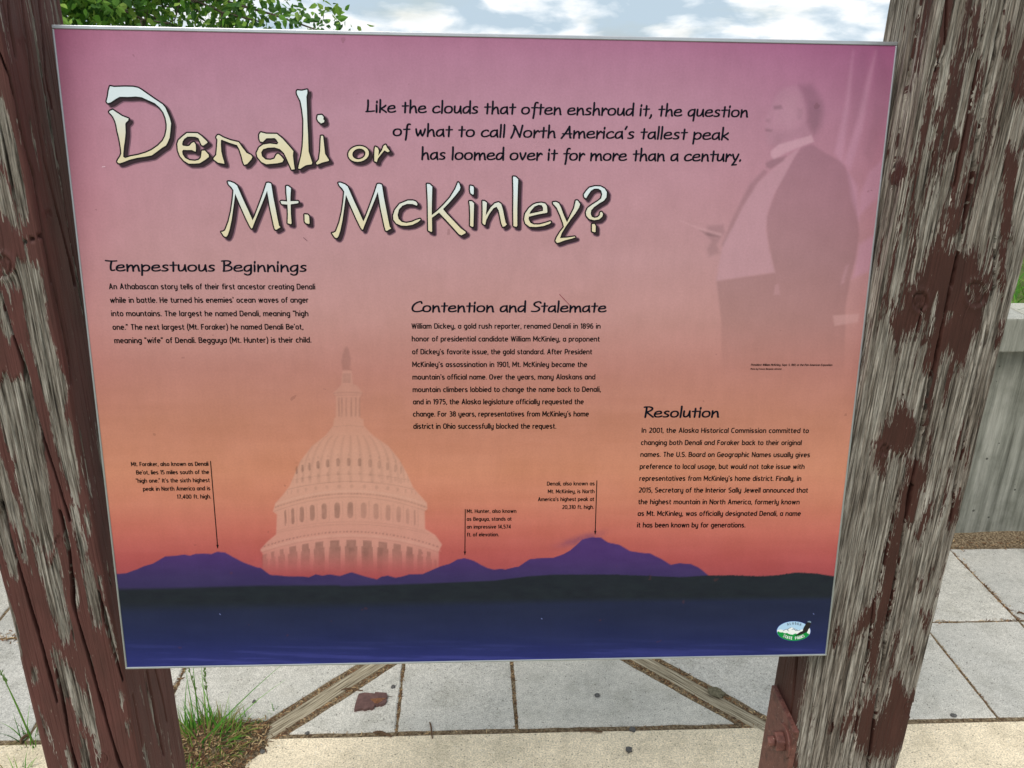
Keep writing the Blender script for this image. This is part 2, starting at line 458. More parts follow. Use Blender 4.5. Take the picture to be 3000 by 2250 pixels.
for i in range(CAPN):
    c = MB(); x0 = -5.2 + i * 1.4; c.box((x0 + .002, 2.47 - YW - .06, .7225), (x0 + 1.398, 2.652 - YW - .06, .838)); o = c.build('cap_stone', [M_cap, M_wall], wl); o.data.polygons[2].material_index = 1; o.data.polygons[0].material_index = 1
    bv = o.modifiers.new('bevel', 'BEVEL'); bv.width = .006; bv.segments = 2
bank = MB(); bank.box((-5, 2.60, -.05), (6, 2.645, .722)); core = bank.build('wall_core', M_wall, wl); core.location.y = -(YW + .06)
# earth behind the wall
def lawn():
    nx_, ny = 70, 40; xs = np.linspace(-14, 14, nx_); ys = 2.656 + np.linspace(0, 1, ny) ** 2 * 40
    X, Y = np.meshgrid(xs, ys); Z = .70 + .05 * fbm(X * 1.3, Y * 1.3, 3, 1) - .01 * (Y - 2.6)
    V = np.stack([X, Y, Z], -1).reshape(-1, 3); ii = (np.arange(ny - 1)[:, None] * nx_ + np.arange(nx_ - 1)).ravel()
    tag(obj('bank', mesh_np('bank', V, np.stack([ii, ii + 1, ii + nx_ + 1, ii + nx_], -1)), simple('bank_soil', (84, 96, 50), .95, .1, .35, 6)), kind='structure')
lawn()

# ------------------------------------------------------------------ blades and litter
def blade_set(specs, segs=6):
    """specs: (base, azimuth, height, width, lean, droop, rgb)"""
    V = []; F = []; C = []
    for (b, az, h, wd, ln, dr, c) in specs:
        b = np.array(b, float); d = np.array([math.cos(az), math.sin(az), 0]); sdv = np.array([-d[1], d[0], 0])
        tw = random.uniform(-.6, .6); sdv = sdv * math.cos(tw) + d * math.sin(tw)
        i0 = len(V)
        for k in range(segs + 1):
            s = k / segs; p = b + d * (ln * s + dr * s * s) * h + np.array([0, 0, h * (s - .45 * dr * s * s * s)])
            wv = wd * (1 - s ** 1.6) * .5 + 1e-5
            V += [p - sdv * wv, p + np.array([0, 0, .12 * wd]) , p + sdv * wv]
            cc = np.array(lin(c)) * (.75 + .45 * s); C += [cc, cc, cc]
        for k in range(segs):
            a = i0 + 3 * k; F += [(a, a + 1, a + 4, a + 3), (a + 1, a + 2, a + 5, a + 4)]
    return V, F, C
GREENS = [(92, 150, 44), (76, 132, 40), (112, 168, 58), (60, 112, 44), (128, 160, 70)]
DRY = [(150, 140, 84), (128, 116, 70), (120, 132, 60)]
def tuft(name, cen, rad, n, hmax, wd, label, group=None, heads=(), dry=.2, long=()):
    sp = []
    for i in range(n):
        r = rad * math.sqrt(random.random()); a = random.uniform(0, 2 * math.pi)
        h = hmax * random.uniform(.25, 1.0) * (1 - .5 * r / rad)
        sp.append(((cen[0] + r * math.cos(a), cen[1] + r * math.sin(a), -.006), a + random.uniform(-.9, .9), h, wd * random.uniform(.6, 1.2),
                   random.uniform(.0, .5), random.uniform(0, .9), random.choice(DRY if random.random() < dry else GREENS)))
    for (b, az, h, w_, ln, dr) in long: sp.append((b, az, h * 1.45, w_, ln, dr, GREENS[random.randrange(3)]))
    V, F, C = blade_set(sp)
    V = [np.asarray(v) - np.array([cen[0], cen[1], 0]) for v in V]
    root = empty(name, (cen[0], cen[1], 0))
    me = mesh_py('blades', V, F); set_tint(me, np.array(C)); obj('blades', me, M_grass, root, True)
    for (bx, by, dx, dy, h, hl) in heads:             # stalks with seed heads
        m = MB(); P = [np.array([bx - cen[0] + dx * (s ** 1.5), by - cen[1] + dy * (s ** 1.5), h * s]) for s in np.linspace(0, 1, 9)]
        m.tube(P, list(np.linspace(.0014, .0007, 9)), 5)
        cs = len(m.v)
        for k in range(26):
            s = 1 - hl * random.random(); q = np.array([bx - cen[0] + dx * s ** 1.5, by - cen[1] + dy * s ** 1.5, h * s])
            a = random.uniform(0, 6.28); e_ = q + np.array([math.cos(a) * .004, math.sin(a) * .004, .009])
            m.tube([q, (q + e_) / 2 + np.array([math.cos(a), math.sin(a), 0]) * .0012, e_], [.0006, .0017, .0003], 4)
        me = mesh_py('seed_head', m.v, m.f); cc = np.tile(lin((104, 138, 58)), (len(m.v), 1)); cc[cs:] = lin((116, 146, 84)); set_tint(me, cc)
        obj('seed_head', me, M_grass, root)
    return tag(root, label, 'grass tuft', group)
G0 = gpt(640, 2205)
gA = gpt(600, 2190)
tuft('grass_tuft', (gA[0], gA[1]), .088, 480, .14, .0042, 'bright green grass tuft with two tall seed heads growing beside the left post', 'grass tufts growing in the paving joints',
     heads=[(gpt(605, 2170)[0], gpt(605, 2170)[1], -.03, .02, .265, .5), (gpt(622, 2150)[0], gpt(622, 2150)[1], .0, .01, .225, .42)], dry=.35,
     long=[((gpt(545, 2160)[0], gpt(545, 2160)[1], 0), 1.4, .12, .004, .1, .2), ((gpt(580, 2175)[0], gpt(580, 2175)[1], 0), 2.0, .14, .004, .25, .1),
           ((gpt(612, 2150)[0], gpt(612, 2150)[1], 0), 1.5, .16, .0045, .02, .05), ((gpt(585, 2140)[0], gpt(585, 2140)[1], 0), 1.7, .15, .0045, .12, .05),
           ((gpt(640, 2170)[0], gpt(640, 2170)[1], 0), .4, .10, .004, .9, .3), ((gpt(556, 2215)[0], gpt(556, 2215)[1], 0), .55, .13, .0065, 1.2, .2),
           ((gpt(640, 2160)[0], gpt(640, 2160)[1], 0), 2.2, .10, .004, .4, .3), ((gpt(655, 2160)[0], gpt(655, 2160)[1], 0), 2.6, .09, .0035, .5, .3)])
gB = gpt(705, 2128)
tuft('grass_tuft', (gB[0], gB[1]), .035, 12, .085, .0032, 'small tuft of a few upright grass blades on the litter below the left board', 'grass tufts growing in the paving joints', dry=.1)
gC = gpt(806, 2085)
tuft('grass_tuft', (gC[0], gC[1]), .012, 8, .06, .0022, 'tiny single sprig of grass at the far edge of the left edging board', 'grass tufts growing in the paving joints', dry=.0)
gD = gpt(92, 2170)
tuft('grass_tuft', (gD[0], gD[1]), .03, 26, .14, .0035, 'grass tuft with leaning seed stalks on the outer side of the left post', 'grass tufts growing in the paving joints',
     heads=[(gD[0], gD[1], -.08, .05, .24, .4)], dry=.1,
     long=[((gD[0], gD[1], 0), 2.5, .30, .003, .35, .2)])
gE = gpt(70, 2245)
tuft('grass_tuft', (gE[0], gE[1] - .03), .03, 14, .12, .003, 'sparse grass blades in the bottom left corner in front of the paving', 'grass tufts growing in the paving joints', dry=.1)
# plants on the bank behind the wall
sp = []
for i in range(2600):
    x = random.uniform(-2.5, 3.2); y = 2.67 + random.random() ** 1.5 * .8
    sp.append(((x, y, .72), random.uniform(0, 6.28), random.uniform(.06, .2), .008, random.uniform(0, .6), random.uniform(0, .6), random.choice(GREENS)))
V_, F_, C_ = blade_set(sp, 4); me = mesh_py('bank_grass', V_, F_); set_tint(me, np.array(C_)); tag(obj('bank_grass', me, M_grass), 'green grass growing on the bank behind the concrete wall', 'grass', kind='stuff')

# litter: curled needles and bud scales in joints and round the left post
def litter(name, spots, label, mats=M_needle, ln=(.006, .018), wd=.0016, ground_z=.0):
    V = []; F = []; C = []
    cols = [(128, 98, 68), (104, 76, 52), (158, 128, 92), (84, 60, 44), (176, 150, 112), (120, 84, 58)]
    for (x, y, z, k) in spots:
        l = random.uniform(*ln) * k; a = random.uniform(0, 6.28); c = lin(random.choice(cols)) * random.uniform(.7, 1.2)
        d = np.array([math.cos(a), math.sin(a), random.uniform(-.15, .35)]); n = np.array([-d[1], d[0], 0]); i0 = len(V)
        cv = random.uniform(-.4, .4)
        for s in (0, .33, .66, 1):
            p = np.array([x, y, z]) + d * l * (s - .5) + n * cv * l * (s - .5) ** 2 * 2 + np.array([0, 0, .25 * l * (.25 - (s - .5) ** 2)])
            ww = wd * (1.0 - 1.4 * abs(s - .5)) * k
            V += [p - n * ww, p + n * ww + np.array([0, 0, .0006])]; C += [c, c]
        for q in range(3): F.append((i0 + 2 * q, i0 + 2 * q + 1, i0 + 2 * q + 3, i0 + 2 * q + 2))
    me = mesh_py(name, V, F); set_tint(me, np.array(C)); return tag(obj(name, me, mats), label, 'litter', kind='stuff')
sp = []
def along(a, b, n, w_, z=-.004, k=1.0):
    a = np.array(a); b = np.array(b); e = b - a; nn = np.array([-e[1], e[0]]) / np.linalg.norm(e)
    for i in range(n):
        s = random.random()
        if vnoise(s * 9 + a[0] * 7, a[1] * 5, 3) < .33: s = random.random()
        p = a + e * s + nn * random.gauss(0, w_); sp.append((p[0], p[1], z + random.uniform(0, .006), k))
for nn_, d_ in ((nR, dirR), (nL, dirL)):
    for off in (HW + .006, -HW - .008):
        along(APEX + nn_ * off, APEX + nn_ * off + d_ * 1.08, 1300, .005, -.008)
along((-.181, Y0), (-.181, Y1), 330, .0026, -.006, .7); along((.1234, Y0), (.1234, Y1), 260, .0024, -.006, .7)
along((1.386, Y0), (1.386, Y1), 110, .0022, -.006, .7); along((1.69, Y1), (1.69, Y2), 330, .006, -.004, .8)
along((.9, Y1), (2.2, Y1), 420, .004, -.004, .8); along((-4, Y0), (4, Y0), 500, .003, -.004, .7)
along((-2, Y1), (-.9, Y1), 500, .012, -.002, 1.0); along((-.783, Y0), (-.783, Y1), 260, .006, -.004, .9)
litter('joint_litter', sp, 'brown needle litter lying in the joints of the paving')
sp = []
cen = gpt(640, 2200)
def litter_mound():
    # low hump of dirt from the left post to the foot of the left board
    path = [gpt(470, 2245)[:2] + np.array([0, -.08]), gpt(600, 2215)[:2], gpt(690, 2180)[:2], gpt(760, 2140)[:2]]; rad = [.16, .115, .075, .03]
    nx_, ny = 70, 60; X, Y = np.meshgrid(np.linspace(-1.0, -.40, nx_), np.linspace(1.30, 1.80, ny)); H = np.zeros_like(X) - .02
    for p, r in zip(path, rad):
        d = np.hypot(X - p[0], Y - p[1]) + .02 * (fbm(X * 30, Y * 30, 3, 6) - .5); H = np.maximum(H, .022 * (1 - (d / r) ** 2) * (r / .1) ** .6)
    H += .006 * (fbm(X * 60, Y * 60, 3, 2) - .5)
    V = np.stack([X, Y, np.maximum(H, -.02)], -1).reshape(-1, 3); ii = (np.arange(ny - 1)[:, None] * nx_ + np.arange(nx_ - 1)).ravel()
    tag(obj('litter_mound', mesh_np('litter_mound', V, np.stack([ii, ii + 1, ii + nx_ + 1, ii + nx_], -1)), M_dirt, smooth=True), 'low brown heap of dirt and needle litter at the foot of the left post', 'litter', kind='stuff')
    Hf = H.ravel(); Xf = X.ravel(); Yf = Y.ravel(); ok = np.where(Hf > -.003)[0]
    for i in rng.choice(ok, 3600):
        sp.append((Xf[i] + random.gauss(0, .006), Yf[i] + random.gauss(0, .006), max(Hf[i], 0) + random.uniform(.001, .005), 1.15))
litter_mound()
litter('needle_litter', sp, 'curled brown bud scales and needles heaped beside the grass tuft')
sp = []
for i in range(2600): sp.append((random.uniform(.6, 2.6), YW - abs(random.gauss(0, .03)) - .004, random.uniform(0, .012), 1.0))
wd_ = MB(); 
nx_ = 160; v = []; f = []
for i in range(nx_ + 1):
    x = -4 + 8 * i / nx_; v += [(x, Y2 - .008 + .02 * random.random(), -.011), (x, Y2 + .03, .006 + .006 * random.random()), (x, YW + .006, .016 + .008 * random.random())]
for i in range(nx_): a = i * 3; f += [(a, a + 3, a + 4, a + 1), (a + 1, a + 4, a + 5, a + 2)]
tag(obj('wall_foot_dirt', mesh_py('wall_foot_dirt', v, f), M_dirt), 'strip of dark dirt along the foot of the concrete wall', 'dirt', kind='stuff')
litter('wall_foot_litter', sp, 'brown litter gathered along the foot of the concrete wall')
# thin scatter of specks over the slabs
sp = []
for i in range(700): sp.append((random.uniform(-1.4, 2.2), random.uniform(1.45, 2.45), .0015, random.uniform(.15, .5)))
litter('scattered_specks', sp, 'thin scatter of tiny needle bits over the paving', wd=.001)

def rock(name, p, r, mat_, label, cat, group=None, sq=.6, seed=1):
    m = MB(); V = []; nlat, nlon = 6, 9
    for i in range(nlat + 1):
        th = math.pi * i / nlat
        for j in range(nlon):
            ph = 2 * math.pi * j / nlon; d = Vector((math.sin(th) * math.cos(ph), math.sin(th) * math.sin(ph), math.cos(th)))
            k = r * (1 + .55 * mnoise.noise(d * 1.8 + Vector((seed * 3.1, 0, 0)))); V.append((d.x * k * 1.2, d.y * k, d.z * k * sq))
    F = [(i * nlon + j, i * nlon + (j + 1) % nlon, (i + 1) * nlon + (j + 1) % nlon, (i + 1) * nlon + j) for i in range(nlat) for j in range(nlon)]
    o = obj(name, mesh_py(name, V, F), mat_); o.location = (p[0], p[1], r * sq * .7); o.rotation_euler.z = seed
    return tag(o, label, cat, group)
PB = 'dark pebbles lying on the paving'
rock('pebble', gpt(1842, 2200), .0085, M_pebble, 'largest dark grey pebble on the buff concrete strip below the sign', 'pebble', PB, seed=1)
rock('pebble', gpt(1852, 2140), .0075, M_pebble, 'dark pebble sitting on the seam between slabs and buff strip', 'pebble', PB, seed=2)
rock('pebble', gpt(1750, 2039), .0065, M_pebble, 'mid grey pebble in the middle of the wide centre slab', 'pebble', PB, seed=3)
rock('pebble', gpt(1152, 2014), .006, M_pebble, 'small dark pebble left of the joint above the brown wood chip', 'pebble', PB, seed=4)
rock('pebble', gpt(768, 2204), .006, M_pebble, 'dark pebble at the right edge of the litter heap', 'pebble', PB, seed=5)
rock('pebble', gpt(2793, 2098), .0068, M_pebble, 'dark pebble on the seam to the right of the right post', 'pebble', PB, seed=6)
rock('pebble', gpt(900, 2149), .005, M_pebble, 'small dark pebble just left of the seam end near the left board', 'pebble', PB, seed=7)
rock('pebble', gpt(745, 2057), .005, M_pebble, 'small dark pebble on the slab above the left edging board', 'pebble', PB, seed=8)
rock('mud_clod', gpt(2098, 2034), .017, M_mud, 'lumpy clod of dry mud stuck on the right edging board', 'clod', seed=9, sq=.55)

def wood_chip():
    P = [gpt(*zm([p], 500, 1900, .3165)[0])[:2] for p in [(1742, 440), (1800, 434), (1888, 438), (1895, 430), (2000, 432), (2008, 468), (1996, 480), (2002, 500), (1985, 528), (1950, 545), (1932, 538), (1912, 548), (1890, 542), (1884, 566), (1862, 578), (1840, 572), (1800, 584), (1770, 578), (1700, 592), (1706, 560), (1722, 500)]]
    c = np.mean(P, 0); root = empty('wood_chip', (c[0], c[1], 0)); n = len(P)
    q = [(p[0] - c[0], p[1] - c[1]) for p in P]
    v = [(a, b, .001) for a, b in q] + [(a, b, .0085 + .002 * (i % 2)) for i, (a, b) in enumerate(q)]
    f = [(i, (i + 1) % n, n + (i + 1) % n, n + i) for i in range(n)] + [tuple(range(n, 2 * n)), tuple(reversed(range(n)))]
    obj('chip_body', mesh_py('chip_body', v, f), M_chip, root)
    m = MB()
    for k in range(6):
        a = gpt(*zm([(1850 + k * 8, 498 + k * 7)], 500, 1900, .3165)[0]); b = gpt(*zm([(1990 - k * 14, 490 + k * 9)], 500, 1900, .3165)[0])
        m.tube([(a[0] - c[0], a[1] - c[1], .010), ((a[0] + b[0]) / 2 - c[0], (a[1] + b[1]) / 2 - c[1], .0118), (b[0] - c[0], b[1] - c[1], .010)], .0009, 5)
    m.build('torn_fibres', M_rawwood, root)
    m = MB(); a = gpt(1128, 2044); b = gpt(1150, 2046); m.tube([(a[0] - c[0], a[1] - c[1], .006), (b[0] - c[0], b[1] - c[1], .006)], [.0013, .0004], 5); m.build('splinter', M_twig, root)
    tag(root, 'flat chip of brown painted wood with a torn orange edge on a grey slab', 'wood chip')
wood_chip()
def twig(a, b, r, label, z=.003, bend=.004):
    A = gpt(*a); B = gpt(*b); m = MB(); n = 6; d = B - A; nn = np.array([-d[1], d[0], 0]); nn /= np.linalg.norm(nn)
    c = (A + B) / 2; P = [A + d * s + nn * bend * math.sin(s * 5) + np.array([0, 0, z + .002 * math.sin(s * 3)]) - np.array([c[0], c[1], 0]) for s in np.linspace(0, 1, n)]
    m.tube(P, [r * (.5 + .9 * math.sin(math.pi * (.15 + .75 * k / (n - 1)))) for k in range(n)], 5)
    o = m.build('twig', M_twig); o.location = (c[0], c[1], 0); tag(o, label, 'twig', 'twigs lying on the paving')
twig((1259, 2118), (1268, 2166), .0016, 'short upright looking dark twig across the seam under the sign centre', bend=.001)
twig((1093, 2149), (1150, 2157), .0024, 'dark splintered twig lying along the seam below the wood chip')
twig((1000, 2024), (1064, 2023), .0016, 'thin reddish twig sticking off the left edging board onto the slab')
twig((1700, 2146), (1764, 2144), .0022, 'flat brown twig in the seam left of the dark pebble')
twig((2980, 1799), (3000, 1799), .002, 'dark twig on the far slab at the right edge')
twig((62, 2180), (84, 2150), .003, 'short brown twig in the joint left of the left post')
twig((2040, 1905), (1960, 1915), .0012, 'thin needle crossing the top of the right edging board')

# ------------------------------------------------------------------ the sign panel
W = .9144; ASP = .83753713; LEAN = math.radians(7.43243133)
Bp = np.array([-.47756762, .96685533, -.81214085]) * W + np.array([0, 0, CAMZ])
PX = np.array([1., 0, 0]); PY = np.array([0, math.sin(LEAN), math.cos(LEAN)]); PZ = np.cross(PX, PY)
HGT = W * ASP
sign = empty('information_sign')
sign.matrix_world = Matrix(((PX[0], PY[0], PZ[0], Bp[0] + W / 2), (PX[1], PY[1], PZ[1], Bp[1]), (PX[2], PY[2], PZ[2], Bp[2]), (0, 0, 0, 1)))
tag(sign, 'large information panel printed with a sunset over mountains, held between two peeling wooden posts', 'sign')
ORG = Bp + PX * W / 2
def p2l(px, py):
    """survey photograph position -> position on the printed sheet (metres, origin at bottom centre)"""
    d = ray(px, py); t = ((ORG - np.array([0, 0, CAMZ])) @ PZ) / (d @ PZ); q = np.array([0, 0, CAMZ]) + d * t - ORG
    return np.array([q @ PX, q @ PY])
TR, TS, TB = .0040, .0022, .0026          # trim widths top / sides / bottom
# printed sheet
def print_sheet():
    nx_, ny = 760, 640
    x = np.linspace(-W / 2 + TS, W / 2 - TS, nx_); y = np.linspace(TB, HGT - TR, ny)
    X, Y = np.meshgrid(x, y)
    V3 = ORG + X[..., None] * PX + Y[..., None] * PY
    px, py = to_px(V3)
    # sky gradient of the print
    ys = [60, 180, 330, 560, 760, 930, 1080, 1230, 1380, 1470, 1560, 1630, 1700]
    ce = [(172, 112, 140), (178, 125, 148), (183, 135, 152), (187, 139, 149), (188, 142, 145), (190, 140, 136), (184, 126, 116), (188, 126, 106), (200, 132, 106), (198, 124, 102), (190, 104, 92), (174, 84, 82), (158, 70, 76)]
    C = np.zeros(px.shape + (3,))
    for k in range(3): C[..., k] = np.interp(py, ys, [c[k] for c in ce])
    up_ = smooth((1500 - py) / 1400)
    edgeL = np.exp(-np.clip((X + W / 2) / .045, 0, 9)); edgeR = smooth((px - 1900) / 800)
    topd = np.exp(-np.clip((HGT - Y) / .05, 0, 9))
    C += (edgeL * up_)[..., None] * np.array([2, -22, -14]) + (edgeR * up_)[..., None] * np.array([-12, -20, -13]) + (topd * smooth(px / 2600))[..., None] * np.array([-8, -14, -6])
    # soft print mottling
    C += ((fbm(px / 90, py / 60, 4, 9) - .5) * 9)[..., None] * np.array([1, .8, 1])
    C += ((fbm(px / 260, py / 22, 3, 14) - .5) * 7 * smooth((py - 900) / 400))[..., None]
    def soft(poly, blur): 
        P = np.array(poly); sdv = np.full(px.shape, -1e3); b = (px > P[:, 0].min() - 3 * blur) & (px < P[:, 0].max() + 3 * blur) & (py > P[:, 1].min() - 3 * blur) & (py < P[:, 1].max() + 3 * blur)
        sdv[b] = poly_sd(px[b], py[b], poly); return smooth(sdv / (2 * blur) + .5)
    def blend(a, col, k=1.0):
        nonlocal C; a = (a * k)[..., None]; C = C * (1 - a) + np.array(col, float) * a
    def mul(a, k): 
        nonlocal C; C = C * (1 + a * (k - 1))[..., None]
    z3 = lambda P: zm(P, 1900, 0, .4973)
    # faded portrait of a standing man in a dark coat and pale waistcoat
    fade = 1 - smooth((py - 900) / 240)
    mul(soft(z3([(900, 870), (960, 850), (1040, 900), (1140, 955), (1190, 1040), (1225, 1200), (1240, 1380), (1220, 1520), (1190, 1640), (1160, 1800), (1150, 2350), (430, 2350), (430, 1900), (400, 1655), (745, 1605), (700, 1400), (695, 1280), (760, 1100), (850, 940)]), 5) * fade, .90)
    blend(soft(z3([(900, 860), (850, 940), (800, 1040), (740, 1140), (700, 1250), (690, 1350), (710, 1470), (745, 1605), (600, 1625), (400, 1655), (410, 1580), (440, 1430), (500, 1330), (560, 1210), (640, 1080), (740, 990), (820, 920)]), 5), (190, 147, 160), .48)
    mul(soft(z3([(560, 1210), (640, 1080), (700, 1010), (680, 1000), (600, 1080), (540, 1190), (480, 1320), (430, 1440), (440, 1450), (500, 1330)]), 6), .90)
    mul(soft(z3([(890, 505), (960, 500), (1010, 560), (1030, 650), (1010, 740), (975, 790), (930, 720), (925, 620), (900, 560)]), 15), .885)
    mul(soft(z3([(960, 600), (1025, 600), (1015, 740), (960, 800), (900, 830), (930, 760), (950, 700)]), 16), .94); mul(soft(z3([(735, 560), (800, 520), (820, 560), (760, 640), (740, 620)]), 18), .965)
    blend(soft(z3([(800, 560), (880, 560), (900, 680), (840, 760), (760, 720), (770, 640)]), 24), (190, 144, 160), .35); mul(soft(z3([(700, 745), (760, 770), (800, 850), (720, 870), (695, 830)]), 14), .95)
    blend(soft(z3([(725, 620), (750, 560), (800, 515), (870, 500), (910, 560), (925, 640), (930, 740), (960, 790), (860, 830), (770, 860), (700, 850), (690, 800), (705, 770), (685, 745), (705, 715), (680, 705), (715, 650)]), 7), (186, 140, 158), .30)
    mul(soft(z3([(735, 625), (780, 620), (790, 640), (740, 645)]), 5), .84); mul(soft(z3([(688, 760), (730, 765), (725, 775), (690, 772)]), 4), .84)
    mul(soft(z3([(690, 700), (720, 700), (715, 725), (690, 715)]), 5), .93); mul(soft(z3([(880, 640), (905, 640), (900, 700), (880, 700)]), 8), .93)
    mul(soft(z3([(760, 780), (860, 760), (930, 720), (930, 790), (830, 830), (740, 850)]), 14), .955)
    blend(soft(z3([(720, 890), (770, 850), (880, 820), (960, 795), (975, 835), (900, 862), (800, 905), (740, 940), (720, 920)]), 4), (204, 160, 174), .65)
    mul(soft(z3([(690, 960), (740, 935), (810, 920), (790, 950), (720, 995), (695, 985)]), 5), .86)
    mul(soft(z3([(345, 1330), (440, 1325), (450, 1370), (400, 1440), (420, 1490), (360, 1510), (345, 1470), (370, 1420), (340, 1380)]), 8), .90)
    blend(soft(z3([(180, 1298), (300, 1340), (430, 1375), (430, 1392), (300, 1352)]), 4), (206, 160, 165), .5)
    mul(soft(z3([(300, 1355), (420, 1395), (350, 1390)]), 4), .85)
    for P in ([(1340, 300), (1320, 420), (1260, 760), (1190, 1000), (1150, 960), (1230, 700), (1290, 450)], [(1205, 300), (1185, 600), (1140, 960), (1095, 900), (1150, 650), (1190, 400)],
              [(1380, 940), (1300, 1010), (1245, 1150), (1240, 1270), (1350, 1160), (1375, 1050)], [(1335, 1380), (1240, 1440), (1200, 1640), (1300, 1600)], [(1170, 1000), (1230, 1100), (1240, 1300), (1200, 1180)]):
        blend(soft(z3(P), 9), (194, 142, 166), .52)
    mul(soft(z3([(1350, 280), (1420, 420), (1400, 700), (1300, 950), (1270, 900), (1330, 600)]), 16), .955)
    mul(soft(z3([(1240, 300), (1300, 300), (1270, 620), (1190, 800), (1200, 500)]), 14), .96)
    z6 = lambda P: zm(P, 1900, 700, .4973)
    blend(soft(z6([(1085, 450), (1240, 440), (1235, 490), (1095, 512)]), 4), (206, 158, 158), .5)
    blend(soft(z6([(745, 270), (765, 260), (775, 330), (735, 330)]), 4), (196, 148, 156), .4)
    blend(soft(z6([(1160, 160), (1180, 150), (1150, 260), (1130, 270)]), 5), (196, 148, 160), .4)
    # pale domed building, faded into the sunset
    zd = lambda P: zm(P, 700, 950, .4643)
    LT = np.array([206, 162, 146.]); 
    fd = 1 - smooth((py - 1590) / 110); k0 = (.30 + .34 * smooth((py - 1150) / 250)) * fd
    bodyP = [(655, 290), (712, 290), (716, 340), (722, 378), (745, 385), (780, 432), (765, 455), (765, 590), (785, 600), (788, 640), (845, 700), (940, 765), (1010, 850), (1060, 940), (1100, 1030), (1185, 1125), (1190, 1165), (1172, 1180), (1175, 1290), (1240, 1330), (1282, 1390), (1262, 1430), (1262, 1640), (150, 1640), (150, 1450), (135, 1420), (180, 1370), (235, 1325), (240, 1200), (215, 1180), (230, 1130), (275, 1080), (320, 1020), (350, 950), (390, 860), (460, 770), (548, 700), (595, 640), (600, 595), (612, 585), (612, 455), (595, 432), (630, 400), (645, 380), (650, 330)]
    blend(soft(zd(bodyP), 2.5) * k0, LT, 1.0)
    mul(soft(zd([(668, 150), (682, 138), (694, 160), (706, 215), (700, 280), (712, 290), (655, 290), (645, 230), (655, 190)]), 4), .90)
    ix, iy = (px - 700) / .4643, (py - 950) / .4643
    reg = (ix > 100) & (ix < 1320) & (iy > 280) & (iy < 1660)
    D = np.zeros(px.shape); Hh = np.zeros(px.shape)
    def box_(x0, x1, y0, y1, b=5): return smooth((ix - x0) / b + .5) * smooth((x1 - ix) / b + .5) * smooth((iy - y0) / b + .5) * smooth((y1 - iy) / b + .5)
    def arcband(cx, hw_, yc, sag, th, b=6):
        t = (ix - cx) / hw_; yy = yc + sag * t * t; return smooth((th / 2 - np.abs(iy - yy)) / b + .5) * (np.abs(t) < 1)
    # lantern columns and cornices
    for xx in (622, 640, 668, 700, 728, 752): D += .5 * box_(xx + 4, xx + 15, 460, 585, 5)
    D += .4 * arcband(688, 92, 430, 6, 8) + .35 * arcband(690, 95, 445, 6, 5) + .3 * arcband(692, 95, 640, 8, 5) + .4 * box_(655, 705, 310, 370, 8)
    # ribs on the dome
    inside = smooth(poly_sd(ix.ravel()[reg.ravel()], iy.ravel()[reg.ravel()], [(548, 700), (845, 700), (940, 770), (1010, 850), (1060, 940), (1085, 1000), (335, 1000), (350, 950), (390, 860), (460, 770)]).reshape(-1) / 8 + .5)
    ins = np.zeros(px.shape); ins[reg] = inside
    tt = np.clip((iy - 690) / 310, 0.01, 1); half = 150 + (375 - 150) * np.sqrt(1 - (1 - tt) ** 2) * 1.0
    ang = np.arcsin(np.clip((ix - 705) / (half + 3), -.999, .999)); ph = ang / (math.pi / 17)
    D += .38 * ins * np.exp(-((ph - np.round(ph)) * 6.5 * np.cos(ang) ** .3) ** 2) * .8
    for i, xx in enumerate((365, 400, 445, 500, 560, 625, 693, 762, 828, 885, 938, 988, 1022)):
        yy = 868 + 52 * ((xx - 695) / 330) ** 2; ww = 13 * math.sqrt(max(.12, 1 - ((xx - 700) / 370) ** 2)); s = .95 if xx < 800 else .5
        D += s * smooth((1 - np.sqrt(((ix - xx) / ww) ** 2 + ((iy - yy) / 27) ** 4)) * 2.5 + .3)
        D += .3 * smooth((1 - np.hypot((ix - xx) / 12, (iy - yy - 70) / 20)) * 2) + .25 * smooth((1 - np.hypot((ix - xx) / 9, (iy - yy + 45) / 12)) * 2)
    D += .30 * arcband(705, 380, 945, 40, 5) + .45 * arcband(708, 400, 992, 50, 6)
    for i in range(15):
        a = -1.35 + 2.7 * i / 14; xx = 712 + 415 * math.sin(a); yy = 1022 + 42 * math.sin(a) ** 2; D += .35 * smooth((1 - np.hypot((ix - xx) / (16 * max(.3, math.cos(a))), (iy - yy) / 17)) * 2)
    D += .65 * arcband(705, 480, 1068, 88, 10) * (.75 + .25 * np.sign(np.sin(ix / 3.2))) + .4 * arcband(705, 485, 1090, 92, 6)
    Hh += .5 * arcband(705, 480, 1052, 86, 14)
    for xx in (293, 340, 397, 463, 538, 620, 703, 787, 865, 942, 1008, 1065, 1108):
        u = (xx - 703) / 420; yy = 1172 + 52 * u * u; ww = 17 * math.sqrt(max(.06, 1 - u * u)) + 3; s = 1.0 if xx < 730 else .6
        D += s * smooth((1 - np.sqrt(((ix - xx) / ww) ** 2 + ((iy - yy) / 52) ** 6)) * 3 + .2)
        D += .28 * (smooth(1 - np.abs(ix - xx - ww - 14) / 5)) * box_(xx - 60, xx + 60, yy - 60, yy + 60)
    D += .25 * arcband(705, 470, 1245, 60, 6) + .35 * arcband(705, 500, 1262, 62, 5)
    D += .95 * arcband(705, 560, 1308, 98, 9) * (.55 + .45 * np.sign(np.sin(ix / 3.6))) + .3 * arcband(705, 575, 1345, 100, 5)
    Hh += .5 * arcband(705, 570, 1330, 100, 16)
    colz = smooth((iy - (1360 + 100 * ((ix - 705) / 570) ** 2)) / 8 + .5) * (np.abs(ix - 705) < 560)
    cx_ = [190, 240, 300, 380, 460, 555, 655, 760, 860, 955, 1040, 1115, 1170, 1225, 1255]
